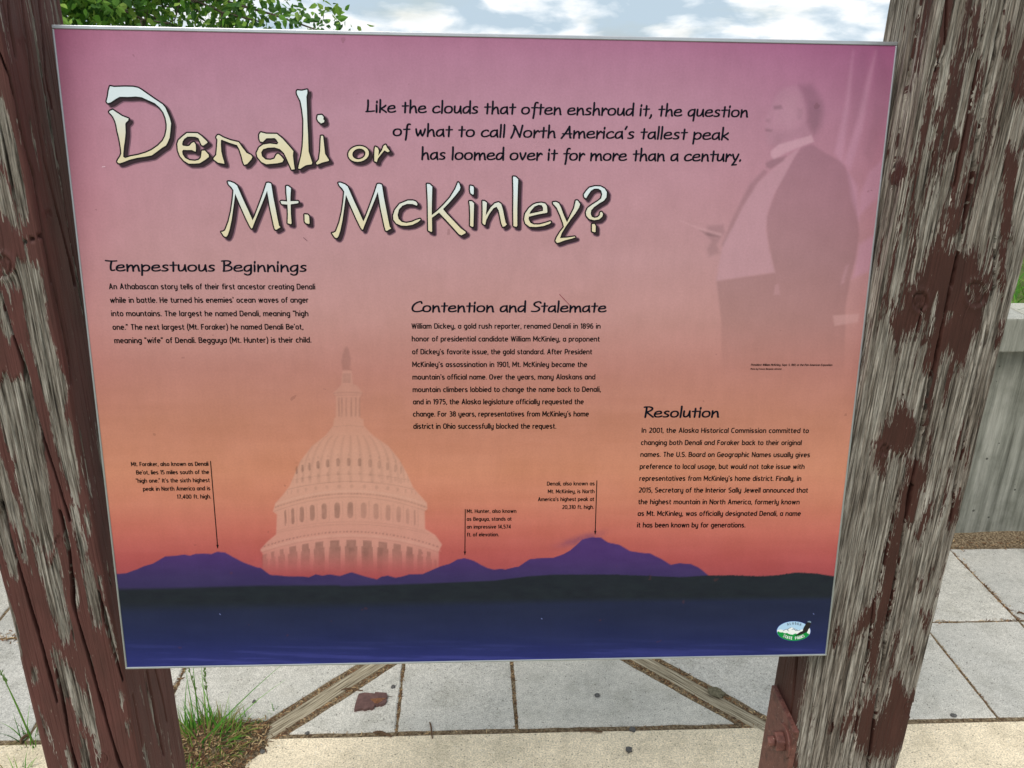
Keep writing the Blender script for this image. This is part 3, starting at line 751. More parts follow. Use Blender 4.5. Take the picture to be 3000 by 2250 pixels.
    cols_ = np.zeros(px.shape)
    for xx in cx_:
        ww = 14 * math.sqrt(max(.15, 1 - ((xx - 720) / 600) ** 2)); cols_ = np.maximum(cols_, smooth((ww - np.abs(ix - xx)) / 4 + .5))
        cols_ = np.maximum(cols_, smooth((ww + 8 - np.abs(ix - xx)) / 4 + .5) * smooth((24 - np.abs(iy - (1375 + 100 * ((xx - 705) / 570) ** 2))) / 6 + .5))
    D += 1.15 * colz * (1 - cols_) * fd
    for xx in (625, 710, 800, 890, 1080, 520): D += .35 * colz * box_(xx - 18, xx + 18, 1410, 1600, 8) * fd
    D *= reg; D *= (.6 + .6 * fbm(px / 14, py / 14, 2, 3))
    mul(np.clip(D, 0, 1.5) * (.45 + .55 * fd), .80)
    blend(np.clip(Hh * reg, 0, 1) * fd, (216, 174, 156), .35)
    # warmer glow close to the ridge line is part of the printed sunset
    z7 = lambda P: zm(P, 0, 1425, .4973); z8 = lambda P: zm(P, 1000, 1425, .4973); z9 = lambda P: zm(P, 1900, 1425, .4973)
    ridge = z7([(600, 520), (690, 515), (740, 512), (790, 495), (850, 470), (900, 455), (975, 412), (1040, 408), (1085, 400), (1120, 408), (1150, 398), (1200, 395), (1245, 398), (1280, 385), (1330, 390), (1370, 415), (1430, 445), (1500, 472), (1540, 482), (1590, 520), (1700, 530), (1780, 530), (1820, 535), (1860, 518), (1900, 525), (1945, 518), (2000, 527)]) + \
        z8([(0, 525), (60, 505), (110, 522), (170, 538), (210, 548), (240, 530), (275, 525), (320, 538), (360, 530), (400, 518), (480, 515), (540, 490), (590, 468), (640, 455), (680, 432), (725, 422), (780, 437), (820, 460), (860, 480), (900, 490), (940, 485), (965, 490), (1010, 478), (1045, 472), (1110, 428), (1180, 422), (1250, 420), (1310, 398), (1350, 375), (1390, 340), (1420, 312), (1480, 298), (1530, 302), (1570, 330), (1640, 345), (1700, 380), (1760, 390), (1820, 395), (1890, 430), (1940, 462), (1990, 452), (2060, 458), (2110, 480), (2160, 522), (2212, 560), (2500, 600)])
    rx = np.array([p[0] for p in ridge]); ry = np.array([p[1] for p in ridge]); yr = np.interp(px, rx, ry) + 1.6 * (fbm(px / 9, px * 0, 3, 2) - .5)
    # wisp of cloud on the tallest peak
    wisp = np.exp(-((px - 1700) / 55.) ** 2 - ((py - 1580 + (px - 1700) * .28) / 11.) ** 2) * (.4 + fbm(px / 12, py / 8, 3, 5))
    blend(np.clip(wisp, 0, 1), (120, 66, 96), .75)
    mt = smooth((py - yr) / 3 + .5)
    mc = np.zeros(C.shape); f1 = smooth((py - 1610) / 110)[..., None]; mc = np.array([74, 48, 104.]) * (1 - f1) + np.array([56, 46, 88.]) * f1; mc = mc + ((fbm(px / 60, py / 20, 3, 6) - .5) * 8)[..., None]
    C = C * (1 - mt[..., None]) + mc * mt[..., None]
    fr = z7([(600, 606), (1000, 600), (1500, 585), (2000, 582)]) + z8([(0, 588), (500, 572), (900, 555), (1100, 530), (1250, 520), (1600, 520), (2000, 535)]) + z9([(200, 535), (350, 525), (500, 525), (650, 530), (750, 525), (880, 508), (1000, 515), (1090, 530), (1300, 540)])
    yf = np.interp(px, [p[0] for p in fr], [p[1] for p in fr]) - 3.0 * np.abs(fbm(px / 4.5, px * 0, 3, 8) - .5) * 2 * smooth((px - 1400) / 500) 
    fo = smooth((py - yf) / np.interp(px, [300, 1400, 2000], [14, 6, 3]) + .5)
    fc = np.array([32, 36, 45.]) + ((fbm(px / 30, py / 9, 3, 4) - .5) * 8)[..., None] * np.array([.8, 1.2, .8])
    C = C * (1 - fo[..., None]) + fc * fo[..., None]
    yl = np.interp(px, [330, 1100, 1700, 2450], [1782, 1772, 1760, 1752]); bl = np.interp(px, [330, 1400, 2450], [46, 30, 18])
    la = smooth((py - yl) / bl + .5); ly = smooth((py - 1770) / 150)[..., None]; ly2 = smooth((py - 1860) / 90)[..., None]
    lc = np.array([34, 39, 66.]) * (1 - ly) + np.array([35, 41, 88.]) * ly; lc = lc * (1 - ly2) + np.array([45, 49, 112.]) * ly2
    wav = fbm(px / 210 + py / 60, py / 9 - px / 95 * .25, 4, 11); lc = lc + (smooth((wav - .47) * 4) * 17 - 4)[..., None] * smooth((py - 1850) / 90)[..., None] * np.array([.9, .8, 1.3])
    lc = lc + ((fbm(px / 150, py / 30, 3, 1) - .5) * 7)[..., None]
    C = C * (1 - la[..., None]) + lc * la[..., None]
    C = np.clip(C, 0, 255)
    Lc = lin(C) * PRINT_GAIN
    V = np.stack([X, Y, np.full_like(X, .0002)], -1).reshape(-1, 3)
    ii = (np.arange(ny - 1)[:, None] * nx_ + np.arange(nx_ - 1)).ravel(); F = np.stack([ii, ii + 1, ii + nx_ + 1, ii + nx_], -1)
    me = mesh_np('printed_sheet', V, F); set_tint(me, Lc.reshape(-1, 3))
    m, t, b = mat('sun_faded_print', .34, .28)
    a = N(t, 'ShaderNodeAttribute'); a.attribute_name = 'tint'; P = objco(t)
    sp1 = noise_node(t, P, 420, 3, .7); sp2 = noise_node(t, P, 1, 4, .6, (90, 26, 1))
    col = mixc(t, .5, a.outputs['Color'], ramp(t, sp1, [(.3, g4(.90)), (.7, g4(1.1))]), 'MULTIPLY')
    col = mixc(t, .45, col, ramp(t, sp2, [(.3, g4(.93)), (.7, g4(1.07))]), 'MULTIPLY')
    sp3 = noise_node(t, P, 55, 2, .5); dots = math_n(t, 'GREATER_THAN', sp3, .745)
    col = mixc(t, math_n(t, 'MULTIPLY', dots, .25), col, rgba((90, 50, 50)))
    L(t, col, b.inputs['Base Color'])
    rr = N(t, 'ShaderNodeMapRange'); rr.inputs[3].default_value = .28; rr.inputs[4].default_value = .46; L(t, noise_node(t, P, 14, 4, .6), rr.inputs[0]); L(t, rr.outputs[0], b.inputs['Roughness'])
    L(t, bump(t, noise_node(t, P, 260, 3, .6), .0002, .4), b.inputs['Normal'])
    obj('printed_sheet', me, m, sign)
PRINT_GAIN = .95
print_sheet()
b = MB(); b.box((-W / 2 + .001, .001, -.0095), (W / 2 - .001, HGT - .001, -.0004)); b.build('backing_board', M_back, sign)
def trim():
    z0, z1 = -.010, .0012
    for (nm, a, c) in (('top', (-W / 2, HGT - TR, z0), (W / 2, HGT, z1)), ('bot', (-W / 2, 0, z0), (W / 2, TB, z1)),
                       ('l', (-W / 2, TB + .0002, z0), (-W / 2 + TS, HGT - TR - .0002, z1)), ('r', (W / 2 - TS, TB + .0002, z0), (W / 2, HGT - TR - .0002, z1))):
        m = MB(); m.box(a, c); o = m.build('edge_trim', M_alu, sign); bv = o.modifiers.new('bevel', 'BEVEL'); bv.width = .0007; bv.segments = 2
trim()

# ---- lettering
def strokes_of(path, n=5):
    out = []; cur = []; tk = path.replace('M', ' M ').replace('L', ' L ').replace('Q', ' Q ').split(); i = 0; c = None
    def num(k): return [float(q) for q in tk[i:i + k]]
    while i < len(tk):
        if tk[i] in 'MLQ': c = tk[i]; i += 1
        if c == 'M':
            if len(cur) > 1: out.append(cur)
            cur = [tuple(num(2))]; i += 2; c = 'L'
        elif c == 'L': cur.append(tuple(num(2))); i += 2
        elif c == 'Q':
            x1, y1, x2, y2 = num(4); i += 4; x0, y0 = cur[-1]
            for k in range(1, n + 1):
                s = k / n; cur.append(((1 - s) ** 2 * x0 + 2 * s * (1 - s) * x1 + s * s * x2, (1 - s) ** 2 * y0 + 2 * s * (1 - s) * y1 + s * s * y2))
    if len(cur) > 1: out.append(cur)
    return out
BOWL = 'M3.1 3 Q3.1 4.55 1.55 4.55 Q0 4.55 0 3 L0 2 Q0 .45 1.55 .45 Q3.1 .45 3.1 2'
BODY = {
 'a': (3.1, 'M3.1 5 L3.1 0 ' + BOWL), 'b': (3.1, 'M0 7.2 L0 0 M0 3 Q0 4.55 1.55 4.55 Q3.1 4.55 3.1 3 L3.1 2 Q3.1 .45 1.55 .45 Q0 .45 0 2'),
 'c': (2.6, 'M2.8 4.55 L1.6 4.55 Q0 4.55 0 3 L0 2 Q0 .45 1.6 .45 L2.8 .45'), 'd': (3.1, 'M3.1 7.2 L3.1 0 ' + BOWL),
 'e': (3.1, 'M0 2.6 L3.1 2.6 L3.1 3 Q3.1 4.55 1.55 4.55 Q0 4.55 0 3 L0 2 Q0 .45 1.6 .45 L2.8 .45'),
 'f': (1.7, 'M2.3 6.75 L2 6.75 Q.7 6.75 .7 5.4 L.7 0 M-.3 4.5 L2.1 4.5'), 'g': (3.1, 'M3.1 5 L3.1 -.3 Q3.1 -1.6 1.7 -1.6 L.5 -1.6 ' + BOWL),
 'h': (3.1, 'M0 7.2 L0 0 M0 3 Q0 4.55 1.55 4.55 Q3.1 4.55 3.1 3 L3.1 0'), 'i': (0, 'M0 5 L0 0 M0 6.2 L0 7.2'), 'j': (.6, 'M.6 5 L.6 -.6 Q.6 -1.6 -.5 -1.6 M.6 6.2 L.6 7.2'),
 'k': (2.8, 'M0 7.2 L0 0 M2.8 5 L.3 2.6 M1 3.2 L3 0'), 'l': (0, 'M0 7.2 L0 0'), 'm': (5.2, 'M0 5 L0 0 M0 3.2 Q0 4.55 1.3 4.55 Q2.6 4.55 2.6 3.2 L2.6 0 M2.6 3.2 Q2.6 4.55 3.9 4.55 Q5.2 4.55 5.2 3.2 L5.2 0'),
 'n': (3.1, 'M0 5 L0 0 M0 3 Q0 4.55 1.55 4.55 Q3.1 4.55 3.1 3 L3.1 0'), 'o': (3.1, BOWL + ' L3.1 3'), 'p': (3.1, 'M0 5 L0 -2 M0 3 Q0 4.55 1.55 4.55 Q3.1 4.55 3.1 3 L3.1 2 Q3.1 .45 1.55 .45 Q0 .45 0 2'),
 'q': (3.1, 'M3.1 5 L3.1 -2 ' + BOWL), 'r': (1.7, 'M0 5 L0 0 M0 3.2 Q0 4.55 1.3 4.55 L2 4.55'), 's': (2.6, 'M2.5 4.55 L1.2 4.55 Q0 4.55 0 3.6 Q0 2.7 1.3 2.5 Q2.6 2.3 2.6 1.4 Q2.6 .45 1.4 .45 L0 .45'),
 't': (1.7, 'M.6 6.4 L.6 1.6 Q.6 .45 1.7 .45 L2 .45 M-.4 4.5 L2 4.5'), 'u': (3.1, 'M0 5 L0 2 Q0 .45 1.55 .45 Q3.1 .45 3.1 2 M3.1 5 L3.1 0'), 'v': (2.8, 'M0 5 L1.4 .2 L2.8 5'),
 'w': (4.8, 'M0 5 L1.2 .3 L2.4 4.7 L3.6 .3 L4.8 5'), 'x': (2.8, 'M0 5 L2.8 0 M2.8 5 L0 0'), 'y': (3.0, 'M0 5 L0 2 Q0 .45 1.5 .45 L3 .45 M3 5 L3 -.3 Q3 -1.6 1.6 -1.6 L.4 -1.6'), 'z': (2.6, 'M0 4.55 L2.6 4.55 L0 .45 L2.6 .45'),
 'A': (3.9, 'M0 0 L1.95 7 L3.9 0 M.7 2.3 L3.2 2.3'), 'B': (3.4, 'M0 6.55 L1.8 6.55 Q3.2 6.55 3.2 5.2 Q3.2 3.7 1.8 3.7 L0 3.7 M1.8 3.7 Q3.5 3.7 3.5 2.1 Q3.5 .45 1.8 .45 L0 .45 M0 7 L0 0'),
 'C': (3.4, 'M3.5 6.55 L1.9 6.55 Q0 6.55 0 4.6 L0 2.4 Q0 .45 1.9 .45 L3.5 .45'), 'D': (3.6, 'M0 7 L0 0 M0 6.55 L1.7 6.55 Q3.6 6.55 3.6 4.6 L3.6 2.4 Q3.6 .45 1.7 .45 L0 .45'),
 'E': (2.9, 'M3 6.55 L0 6.55 L0 .45 L3 .45 M0 3.6 L2.7 3.6'), 'F': (2.8, 'M3 6.55 L0 6.55 L0 0 M0 3.5 L2.6 3.5'), 'G': (3.6, 'M3.5 6.55 L1.9 6.55 Q0 6.55 0 4.6 L0 2.4 Q0 .45 1.9 .45 L3.6 .45 L3.6 3.4 L2.2 3.4'),
 'H': (3.6, 'M0 7 L0 0 M3.6 7 L3.6 0 M0 3.6 L3.6 3.6'), 'I': (0, 'M0 7 L0 0'), 'J': (2.2, 'M2.2 7 L2.2 1.9 Q2.2 .45 .9 .45 L0 .45'), 'K': (3.3, 'M0 7 L0 0 M3.2 7 L.3 3.5 M1 4 L3.5 0'),
 'M': (4.6, 'M0 0 L0 6.8 L2.3 2 L4.6 6.8 L4.6 0'), 'N': (3.8, 'M0 0 L0 6.8 L3.8 .2 L3.8 7'), 'O': (3.8, 'M1.9 6.55 Q0 6.55 0 4.6 L0 2.4 Q0 .45 1.9 .45 Q3.8 .45 3.8 2.4 L3.8 4.6 Q3.8 6.55 1.9 6.55'),
 'P': (3.2, 'M0 0 L0 6.55 L1.6 6.55 Q3.3 6.55 3.3 4.8 Q3.3 3 1.6 3 L0 3'), 'R': (3.3, 'M0 0 L0 6.55 L1.6 6.55 Q3.3 6.55 3.3 4.9 Q3.3 3.3 1.6 3.3 L0 3.3 M1.7 3.3 L3.5 0'), 'S': (3.2, 'M3.1 6.55 L1.5 6.55 Q0 6.55 0 5.1 Q0 3.8 1.6 3.6 Q3.2 3.3 3.2 2 Q3.2 .45 1.6 .45 L0 .45'),
 'L': (2.6, 'M0 7 L0 .45 L2.8 .45'), 'T': (3.2, 'M-.1 6.55 L3.3 6.55 M1.6 6.55 L1.6 0'), 'U': (3.6, 'M0 7 L0 2.3 Q0 .45 1.8 .45 Q3.6 .45 3.6 2.3 L3.6 7'), 'W': (5.6, 'M0 7 L1.4 .3 L2.8 6.4 L4.2 .3 L5.6 7'),
 '0': (3.2, 'M1.6 6.55 Q0 6.55 0 4.6 L0 2.4 Q0 .45 1.6 .45 Q3.2 .45 3.2 2.4 L3.2 4.6 Q3.2 6.55 1.6 6.55'), '1': (1.0, 'M-.2 5.6 L1 6.8 L1 0'), '2': (3.0, 'M.1 6.55 L1.6 6.55 Q3 6.55 3 5.1 Q3 4 2 2.9 L.1 .45 L3.1 .45'),
 '3': (3.0, 'M.1 6.55 L1.5 6.55 Q2.9 6.55 2.9 5.1 Q2.9 3.7 1.4 3.7 L.9 3.7 M1.4 3.7 Q3.1 3.7 3.1 2.1 Q3.1 .45 1.5 .45 L0 .45'), '4': (3.3, 'M2.5 0 L2.5 6.8 L0 1.9 L3.5 1.9'), '5': (3.0, 'M2.9 6.55 L.3 6.55 L.3 4 L1.5 4 Q3.1 4 3.1 2.2 Q3.1 .45 1.4 .45 L0 .45'),
 '6': (3.1, 'M2.7 6.55 L1.7 6.55 Q0 6.3 0 3.5 L0 2.2 Q0 .45 1.6 .45 Q3.1 .45 3.1 2.2 Q3.1 3.9 1.6 3.9 Q.3 3.9 0 3'), '7': (2.9, 'M0 6.55 L3 6.55 L1 0'), '8': (3.1, 'M1.5 3.7 Q.2 3.8 .2 5.1 Q.2 6.55 1.5 6.55 Q2.9 6.55 2.9 5.1 Q2.9 3.8 1.5 3.7 Q0 3.6 0 2.1 Q0 .45 1.5 .45 Q3.1 .45 3.1 2.1 Q3.1 3.6 1.5 3.7'),
 '9': (3.1, 'M.4 .45 L1.4 .45 Q3.1 .7 3.1 3.5 L3.1 4.8 Q3.1 6.55 1.5 6.55 Q0 6.55 0 4.8 Q0 3.1 1.5 3.1 Q2.8 3.1 3.1 4'),
 '.': (0, 'M0 0 L0 1'), ',': (.2, 'M.3 1 L-.1 -.9'), "'": (0, 'M0 7.2 L-.1 5.4'), '<': (1.2, 'M.2 5.4 L0 7.2 M1.4 5.4 L1.2 7.2'), '>': (1.2, 'M0 7.2 L-.2 5.4 M1.2 7.2 L1 5.4'),
 '(': (1.1, 'M1.3 7.6 Q0 6 0 3 Q0 0 1.3 -1.6'), ')': (1.1, 'M-.1 7.6 Q1.2 6 1.2 3 Q1.2 0 -.1 -1.6'), '-': (1.8, 'M0 2.8 L1.8 2.8')}
DB = 'M4.1 4.3 Q3.2 5 2.2 4.7 Q.1 4 .1 1.9 Q.3 .05 1.8 .25 Q3.4 .7 4.1 2.9'
DISP = {
 'L': (4.6, 'M.7 8.3 Q1.0 4.5 .5 .6 L-.4 .3 Q2 .5 5 .9'), 'i': (.8, 'M.3 5 Q.5 2.5 .4 .1 M.4 6.7 L.5 7.6'), 'k': (4.1, 'M.4 8.7 Q.6 4 .4 0 M4 4.9 Q2.5 3.2 .7 2.6 Q2.6 1.7 4.5 .1'),
 'e': (4.6, 'M.3 2.5 Q2.5 2.6 4.3 3.1 Q4.5 4.9 2.8 4.8 Q.2 4.6 .1 2 Q.2 .2 2.2 .2 Q3.7 .2 5 1'), 't': (3.3, 'M1.8 7 Q1.9 3.5 1.8 .1 M-.1 4.6 L3.9 4.8'), 'h': (4.4, 'M.4 8.7 Q.6 4 .4 0 M.5 2.2 Q2 4.9 3.1 4.7 Q3.9 4.4 4.3 .3 L4.8 .1'),
 'c': (4.1, 'M4.1 4.2 Q3.5 5 2.4 4.7 Q.1 4 .1 1.9 Q.3 .2 2.1 .2 Q3.5 .3 4.6 1.1'), 'l': (.8, 'M.4 8.7 Q.6 4 .4 0'), 'o': (4.8, 'M2.5 4.8 Q.1 4.6 .1 2.3 Q.2 .2 2.3 .2 Q4.8 .3 4.8 2.7 Q4.7 4.8 2.5 4.8'),
 'u': (4.4, 'M.3 4.9 Q.1 2 .5 .9 Q1.3 -.3 2.7 .8 Q3.8 1.8 4 4.9 M4 4.9 Q4 2 4.6 .1'), 'd': (4.5, DB + ' M4.3 8.7 Q4.4 4 4.6 0'), 's': (3.4, 'M3.3 4.5 Q2.5 5.1 1.6 4.7 Q.4 4.2 .7 3.4 Q1.1 2.8 2.4 2.3 Q3.7 1.7 3.1 .9 Q2.3 -.1 0 .4'),
 'a': (4.5, DB + ' M4.1 4.9 Q4 2 4.7 .1'), 'f': (2.9, 'M4 8.1 Q3.1 8.8 2.5 7.9 Q2 7 2 3.5 Q2 0 1.6 -2.7 M.1 4.6 L3.9 4.8'), 'n': (4.4, 'M.3 5 Q.5 2.5 .4 0 M.5 2.2 Q2 4.9 3.1 4.7 Q3.9 4.4 4.3 .3 L4.8 .1'),
 'r': (2.9, 'M.3 5 Q.5 2.5 .4 0 M.5 2.2 Q1.7 4.5 2.5 4.9 L3.5 4'), ',': (.9, 'M.8 .6 Q.8 -.8 0 -1.7'), 'q': (4.3, DB + ' M4.1 5 Q4.1 0 3.9 -3.1'), 'w': (5.7, 'M.2 4.9 Q.5 2 1.4 .3 Q2.5 2 3 4.2 Q3.2 1.6 4.2 .3 Q5.3 2 5.7 5'),
 'N': (6.0, 'M-.4 -.5 Q1.4 3 1.5 7.8 L.6 8.4 M1.5 7.8 L5 .2 Q5.5 4 6.2 8.4'), 'A': (5.6, 'M-.4 -.3 Q2.4 3.6 4.1 8.1 Q4.4 4 5.1 .2 L5.7 0 M0 2.9 L6 2.9'), 'm': (7.2, 'M.3 5 Q.5 2.5 .4 0 M.5 2.2 Q1.9 4.9 2.9 4.7 Q3.6 4.4 3.8 .1 M3.8 2.2 Q5 4.9 6 4.7 Q6.8 4.4 7.1 .3 L7.6 .1'),
 "'": (.9, 'M.9 8.5 L.1 6.6'), 'p': (4.7, 'M.3 5 Q.5 1 .3 -3.1 M.5 2.9 Q1.6 4.9 3 4.7 Q4.9 4.2 4.7 2.4 Q4.3 .3 2.4 .2 Q1.3 .2 .5 1'), 'v': (3.8, 'M.2 4.9 Q.8 2 1.9 .3 Q3.4 2.4 3.8 5'), 'y': (4.0, 'M.3 4.9 Q.9 2.6 2 1.1 M4.1 5 Q3 1 .9 -2.2 L.6 -2.7 L3.5 -2.4'),
 '.': (.6, 'M.2 .2 L.4 .9'), 'T': (3.7, 'M-1.2 8.2 Q2 7.5 5.4 8 M2.4 7.7 Q1.4 3.6 1.9 1.1 Q2.3 .1 4.1 .9'), 'B': (5.6, 'M-.4 8 Q3.8 8.9 4.9 7.4 Q5.1 5.6 2 4.6 Q5.7 4.4 5.7 2.4 Q5.3 .2 .6 .2 M1.1 8 Q1.3 4 1.0 .2'),
 'g': (4.4, DB + ' M4.1 5 Q4.3 0 4 -1.4 Q3.4 -3 1.6 -2.7 L.3 -1.9'), 'C': (5.7, 'M6 6.9 Q5.8 8.4 4.6 8.1 Q.3 6.6 .1 2.8 Q.3 .2 3 .2 Q5 .2 6.8 1.3'), 'S': (4.8, 'M5.4 7.2 Q4.9 8.4 3.3 8.1 Q1 7.4 1.1 6 Q1.4 4.9 3.6 4 Q5.4 3 4.6 1.6 Q3.2 -.2 -.3 .6'),
 'R': (5.4, 'M-.6 8 Q3.6 8.9 5 7.2 Q5.2 5.4 1.5 4.2 Q3.4 2.2 6.1 .1 M1.1 8 Q1.2 4 .9 0')}
class Ink:
    def __init__(s): s.V = []; s.F = []; s.m = []
    def quad(s, pts, mi=0, z=0):
        i = len(s.V); s.V += [(p[0], p[1], z) for p in pts]; s.F.append(tuple(range(i, i + len(pts)))); s.m.append(mi)
    def stroke(s, P, wfun, z, mi=0, caps=True):
        P = [np.array(p, float) for p in P]; n = len(P)
        for i in range(n - 1):
            a, b = P[i], P[i + 1]; d = b - a; Ln = np.hypot(*d)
            if Ln < 1e-7: continue
            d /= Ln; nn = np.array([-d[1], d[0]]); h = wfun(d)
            s.quad([a - nn * h, b - nn * h, b + nn * h, a + nn * h], mi, z)
            if (i < n - 2) or caps:
                K = 7; s.quad([b + h * .98 * np.array([math.cos(t), math.sin(t)]) for t in np.linspace(0, 2 * math.pi, K, endpoint=False)], mi, z + 4e-6)
        if caps:
            d = P[1] - P[0]; d /= (np.hypot(*d) + 1e-9); h = wfun(d); s.quad([P[0] + h * .98 * np.array([math.cos(t), math.sin(t)]) for t in np.linspace(0, 2 * math.pi, 7, endpoint=False)], mi, z + 4e-6)
    def fill(s, poly, holes=(), z=0, mi=0):
        loops = [[Vector((p[0], p[1], 0)) for p in q] for q in [poly] + list(holes)]; flat = [v for q in loops for v in q]; i = len(s.V)
        s.V += [(v.x, v.y, z) for v in flat]
        for t in tessellate_polygon(loops):
            a, b, c = [flat[k] for k in t]
            if (b - a).cross(c - a).z < 0: t = t[::-1]
            s.F.append(tuple(i + k for k in t)); s.m.append(mi)
    def build(s, name, mats):
        me = mesh_py(name, s.V, s.F); o = obj(name, me, mats, sign)
        me.polygons.foreach_set('material_index', np.array(s.m, np.int32)); return o
def lay(ink, font, text, p0, p1, unit_px, stroke, gap, space, slant=0.0, nib=1.0, caps=False, z=.0004, mi=0, endw=True):
    """p0, p1: baseline ends of the line of type"""
    a = p2l(*p0); b = p2l(*p1); Lm = np.hypot(*(b - a)); d = (b - a) / Lm; n = np.array([-d[1], d[0]])
    adv = 0; items = []
    for ch in text:
        if ch == ' ': adv += space; continue
        wch, path = font[ch]; items.append((adv, path)); adv += wch + gap
    adv -= gap; sx = Lm / adv
    m = np.hypot(*(p2l(p0[0], p0[1] - 50) - a)) / 50; sy = unit_px * m
    hw0 = stroke * sy / 2
    wf = (lambda dd: hw0 * (nib + (1 - nib) * abs(dd @ n))) if nib < 1 else (lambda dd: hw0)
    for off, path in items:
        for st_ in strokes_of(path, 4 if not caps else 6):
            ink.stroke([a + d * ((off + q[0] + slant * q[1]) * sx) + n * (q[1] * sy) for q in st_], wf, z, mi, caps)
    return sx / sy
z4 = lambda p: (p[0] * .4973, 700 + p[1] * .4973); z5 = lambda p: (1000 + p[0] * .4973, 700 + p[1] * .4973); z8_ = lambda p: (1000 + p[0] * .4973, 1425 + p[1] * .4973); z6_ = lambda p: (1900 + p[0] * .4973, 700 + p[1] * .4973)
I_ = lambda p: p
def block(name, lines, unit, conv=I_, stroke=1.3, label=None, **kw):
    ink = Ink()
    for t_, a_, b_ in lines: lay(ink, BODY, t_, conv(a_), conv(b_), unit, stroke, 1.7, 2.7, **kw)
    o = ink.build(name, [M_ink]); return o
block('paragraph_text', [("An Athabascan story tells of their first ancestor creating Denali", (646, 296), (1855, 297)), ("while in battle. He turned his enemies' ocean waves of anger", (653, 376), (1816, 375)),
    ("into mountains. The largest he named Denali, meaning <high", (660, 455), (1815, 455)), ("one.> The next largest (Mt. Foraker) he named Denali Be'ot,", (668, 535), (1785, 533)), ("meaning <wife> of Denali. Begguya (Mt. Hunter) is their child.", (678, 614), (1832, 610))], 2.33, z4)
block('paragraph_text', [("William Dickey, a gold rush reporter, renamed Denali in 1896 in", (416, 528), (1524, 528)), ("honor of presidential candidate William McKinley, a proponent", (418, 603), (1519, 604)), ("of Dickey's favorite issue, the gold standard. After President", (420, 679), (1474, 679)),
    ("McKinley's assassination in 1901, Mt. McKinley became the", (421, 754), (1445, 754)), ("mountain's official name. Over the years, many Alaskans and", (422, 828), (1493, 827)), ("mountain climbers lobbied to change the name back to Denali,", (423, 902), (1526, 900)),
    ("and in 1975, the Alaska legislature officially requested the", (425, 974), (1425, 973)), ("change. For 38 years, representatives from McKinley's home", (425, 1046), (1455, 1045)), ("district in Ohio successfully blocked the request.", (427, 1118), (1263, 1117))], 2.2, z5)
block('paragraph_text', [("In 2001, the Alaska Historical Commission committed to", (1880.5, 1267.4), (2367.5, 1268.4)), ("changing both Denali and Foraker back to their original", (1878.5, 1303.2), (2346.4, 1303.7)), ("names. The U.S. Board on Geographic Names usually gives", (1877, 1338), (2371, 1339)),
    ("preference to local usage, but would not take issue with", (1875, 1373.3), (2355, 1373.8)), ("representatives from McKinley's home district. Finally, in", (1874, 1408.2), (2345.5, 1408.6)), ("2015, Secretary of the Interior Sally Jewell announced that", (1872, 1442.5), (2365, 1443)),
    ("the highest mountain in North America, formerly known", (1870.5, 1476.8), (2340.5, 1477.3)), ("as Mt. McKinley, was officially designated Denali, a name", (1869, 1511), (2344, 1511)), ("it has been known by for generations.", (1867.2, 1544.9), (2182, 1544.9))], 2.08)
block('caption_text', [("Mt. Foraker, also known as Denali", (776, 1338), (1227, 1336)), ("Be'ot, lies 15 miles south of the", (806, 1387), (1231, 1384)), ("<high one.> It's the sixth highest", (804, 1436), (1235, 1432)), ("peak in North America and is", (846, 1484), (1238, 1480)), ("17,400 ft. high.", (1046, 1530), (1242, 1528))], 1.72, z4)
block('caption_text', [("Denali, also known as", (1213, 1452), (1490, 1451)), ("Mt. McKinley, is North", (1218, 1498), (1489, 1497)), ("America's highest peak at", (1160, 1544), (1487, 1543)), ("20,310 ft. high.", (1302, 1590), (1485, 1589))], 1.6, z5)
block('caption_text', [("Mt. Hunter, also known", (741, 156), (1029, 155)), ("as Beguya, stands at", (741, 202), (1001, 201)), ("an impressive 14,574", (741, 248), (997, 247)), ("ft. of elevation.", (741, 294), (926, 293))], 1.56, z8_)
block('credit_text', [("President William McKinley, Sept. 5, 1901, at the Pan-American Exposition", (603, 747), (1080, 748))], .86, z6_, slant=.18, stroke=1.35)
block('credit_text', [("Photo by Frances Benjamin Johnston", (600, 770), (782, 770))], .66, z6_, slant=.18, stroke=1.4)
def disp(name, lines, unit, stroke=1.5, gap=1.35, space=3.3):
    ink = Ink()
    for t_, a_, b_ in lines: lay(ink, DISP, t_, a_, b_, unit, stroke, gap, space, slant=.06, nib=.66, caps=True, mi=0)
    ink.build(name, [M_navy])
disp('subtitle_lettering', [("Like the clouds that often enshroud it, the question", (1074, 328.5), (2188, 343)), ("of what to call North America's tallest peak", (1152, 398), (2131, 409.5)), ("has loomed over it for more than a century.", (1235, 467), (2169, 472.6))], 4.2)
disp('heading_lettering', [("Tempestuous Beginnings", (316, 794), (896, 795.5))], 3.75, 1.6)
disp('heading_lettering', [("Contention and Stalemate", (1207, 913.5), (1773, 914))], 3.7, 1.6)
disp('heading_lettering', [("Resolution", (1886, 1222), (2103, 1222))], 3.65, 1.6)
# pointer lines with arrow heads
def pointer(a, b):
    ink = Ink(); A = p2l(*a); B = p2l(*b); h = .00055; ink.stroke([A, B], lambda d: h, .0004); d = (B - A) / np.hypot(*(B - A)); n = np.array([-d[1], d[0]])
    ink.fill([B + d * .001, B - d * .0045 + n * .0016, B - d * .0035, B - d * .0045 - n * .0016], z=.00045); ink.build('pointer_arrow', [M_ink])
pointer((617, 1351), (638, 1605)); pointer((1748.5, 1408), (1743.5, 1564)); pointer((1363, 1492), (1362, 1624))

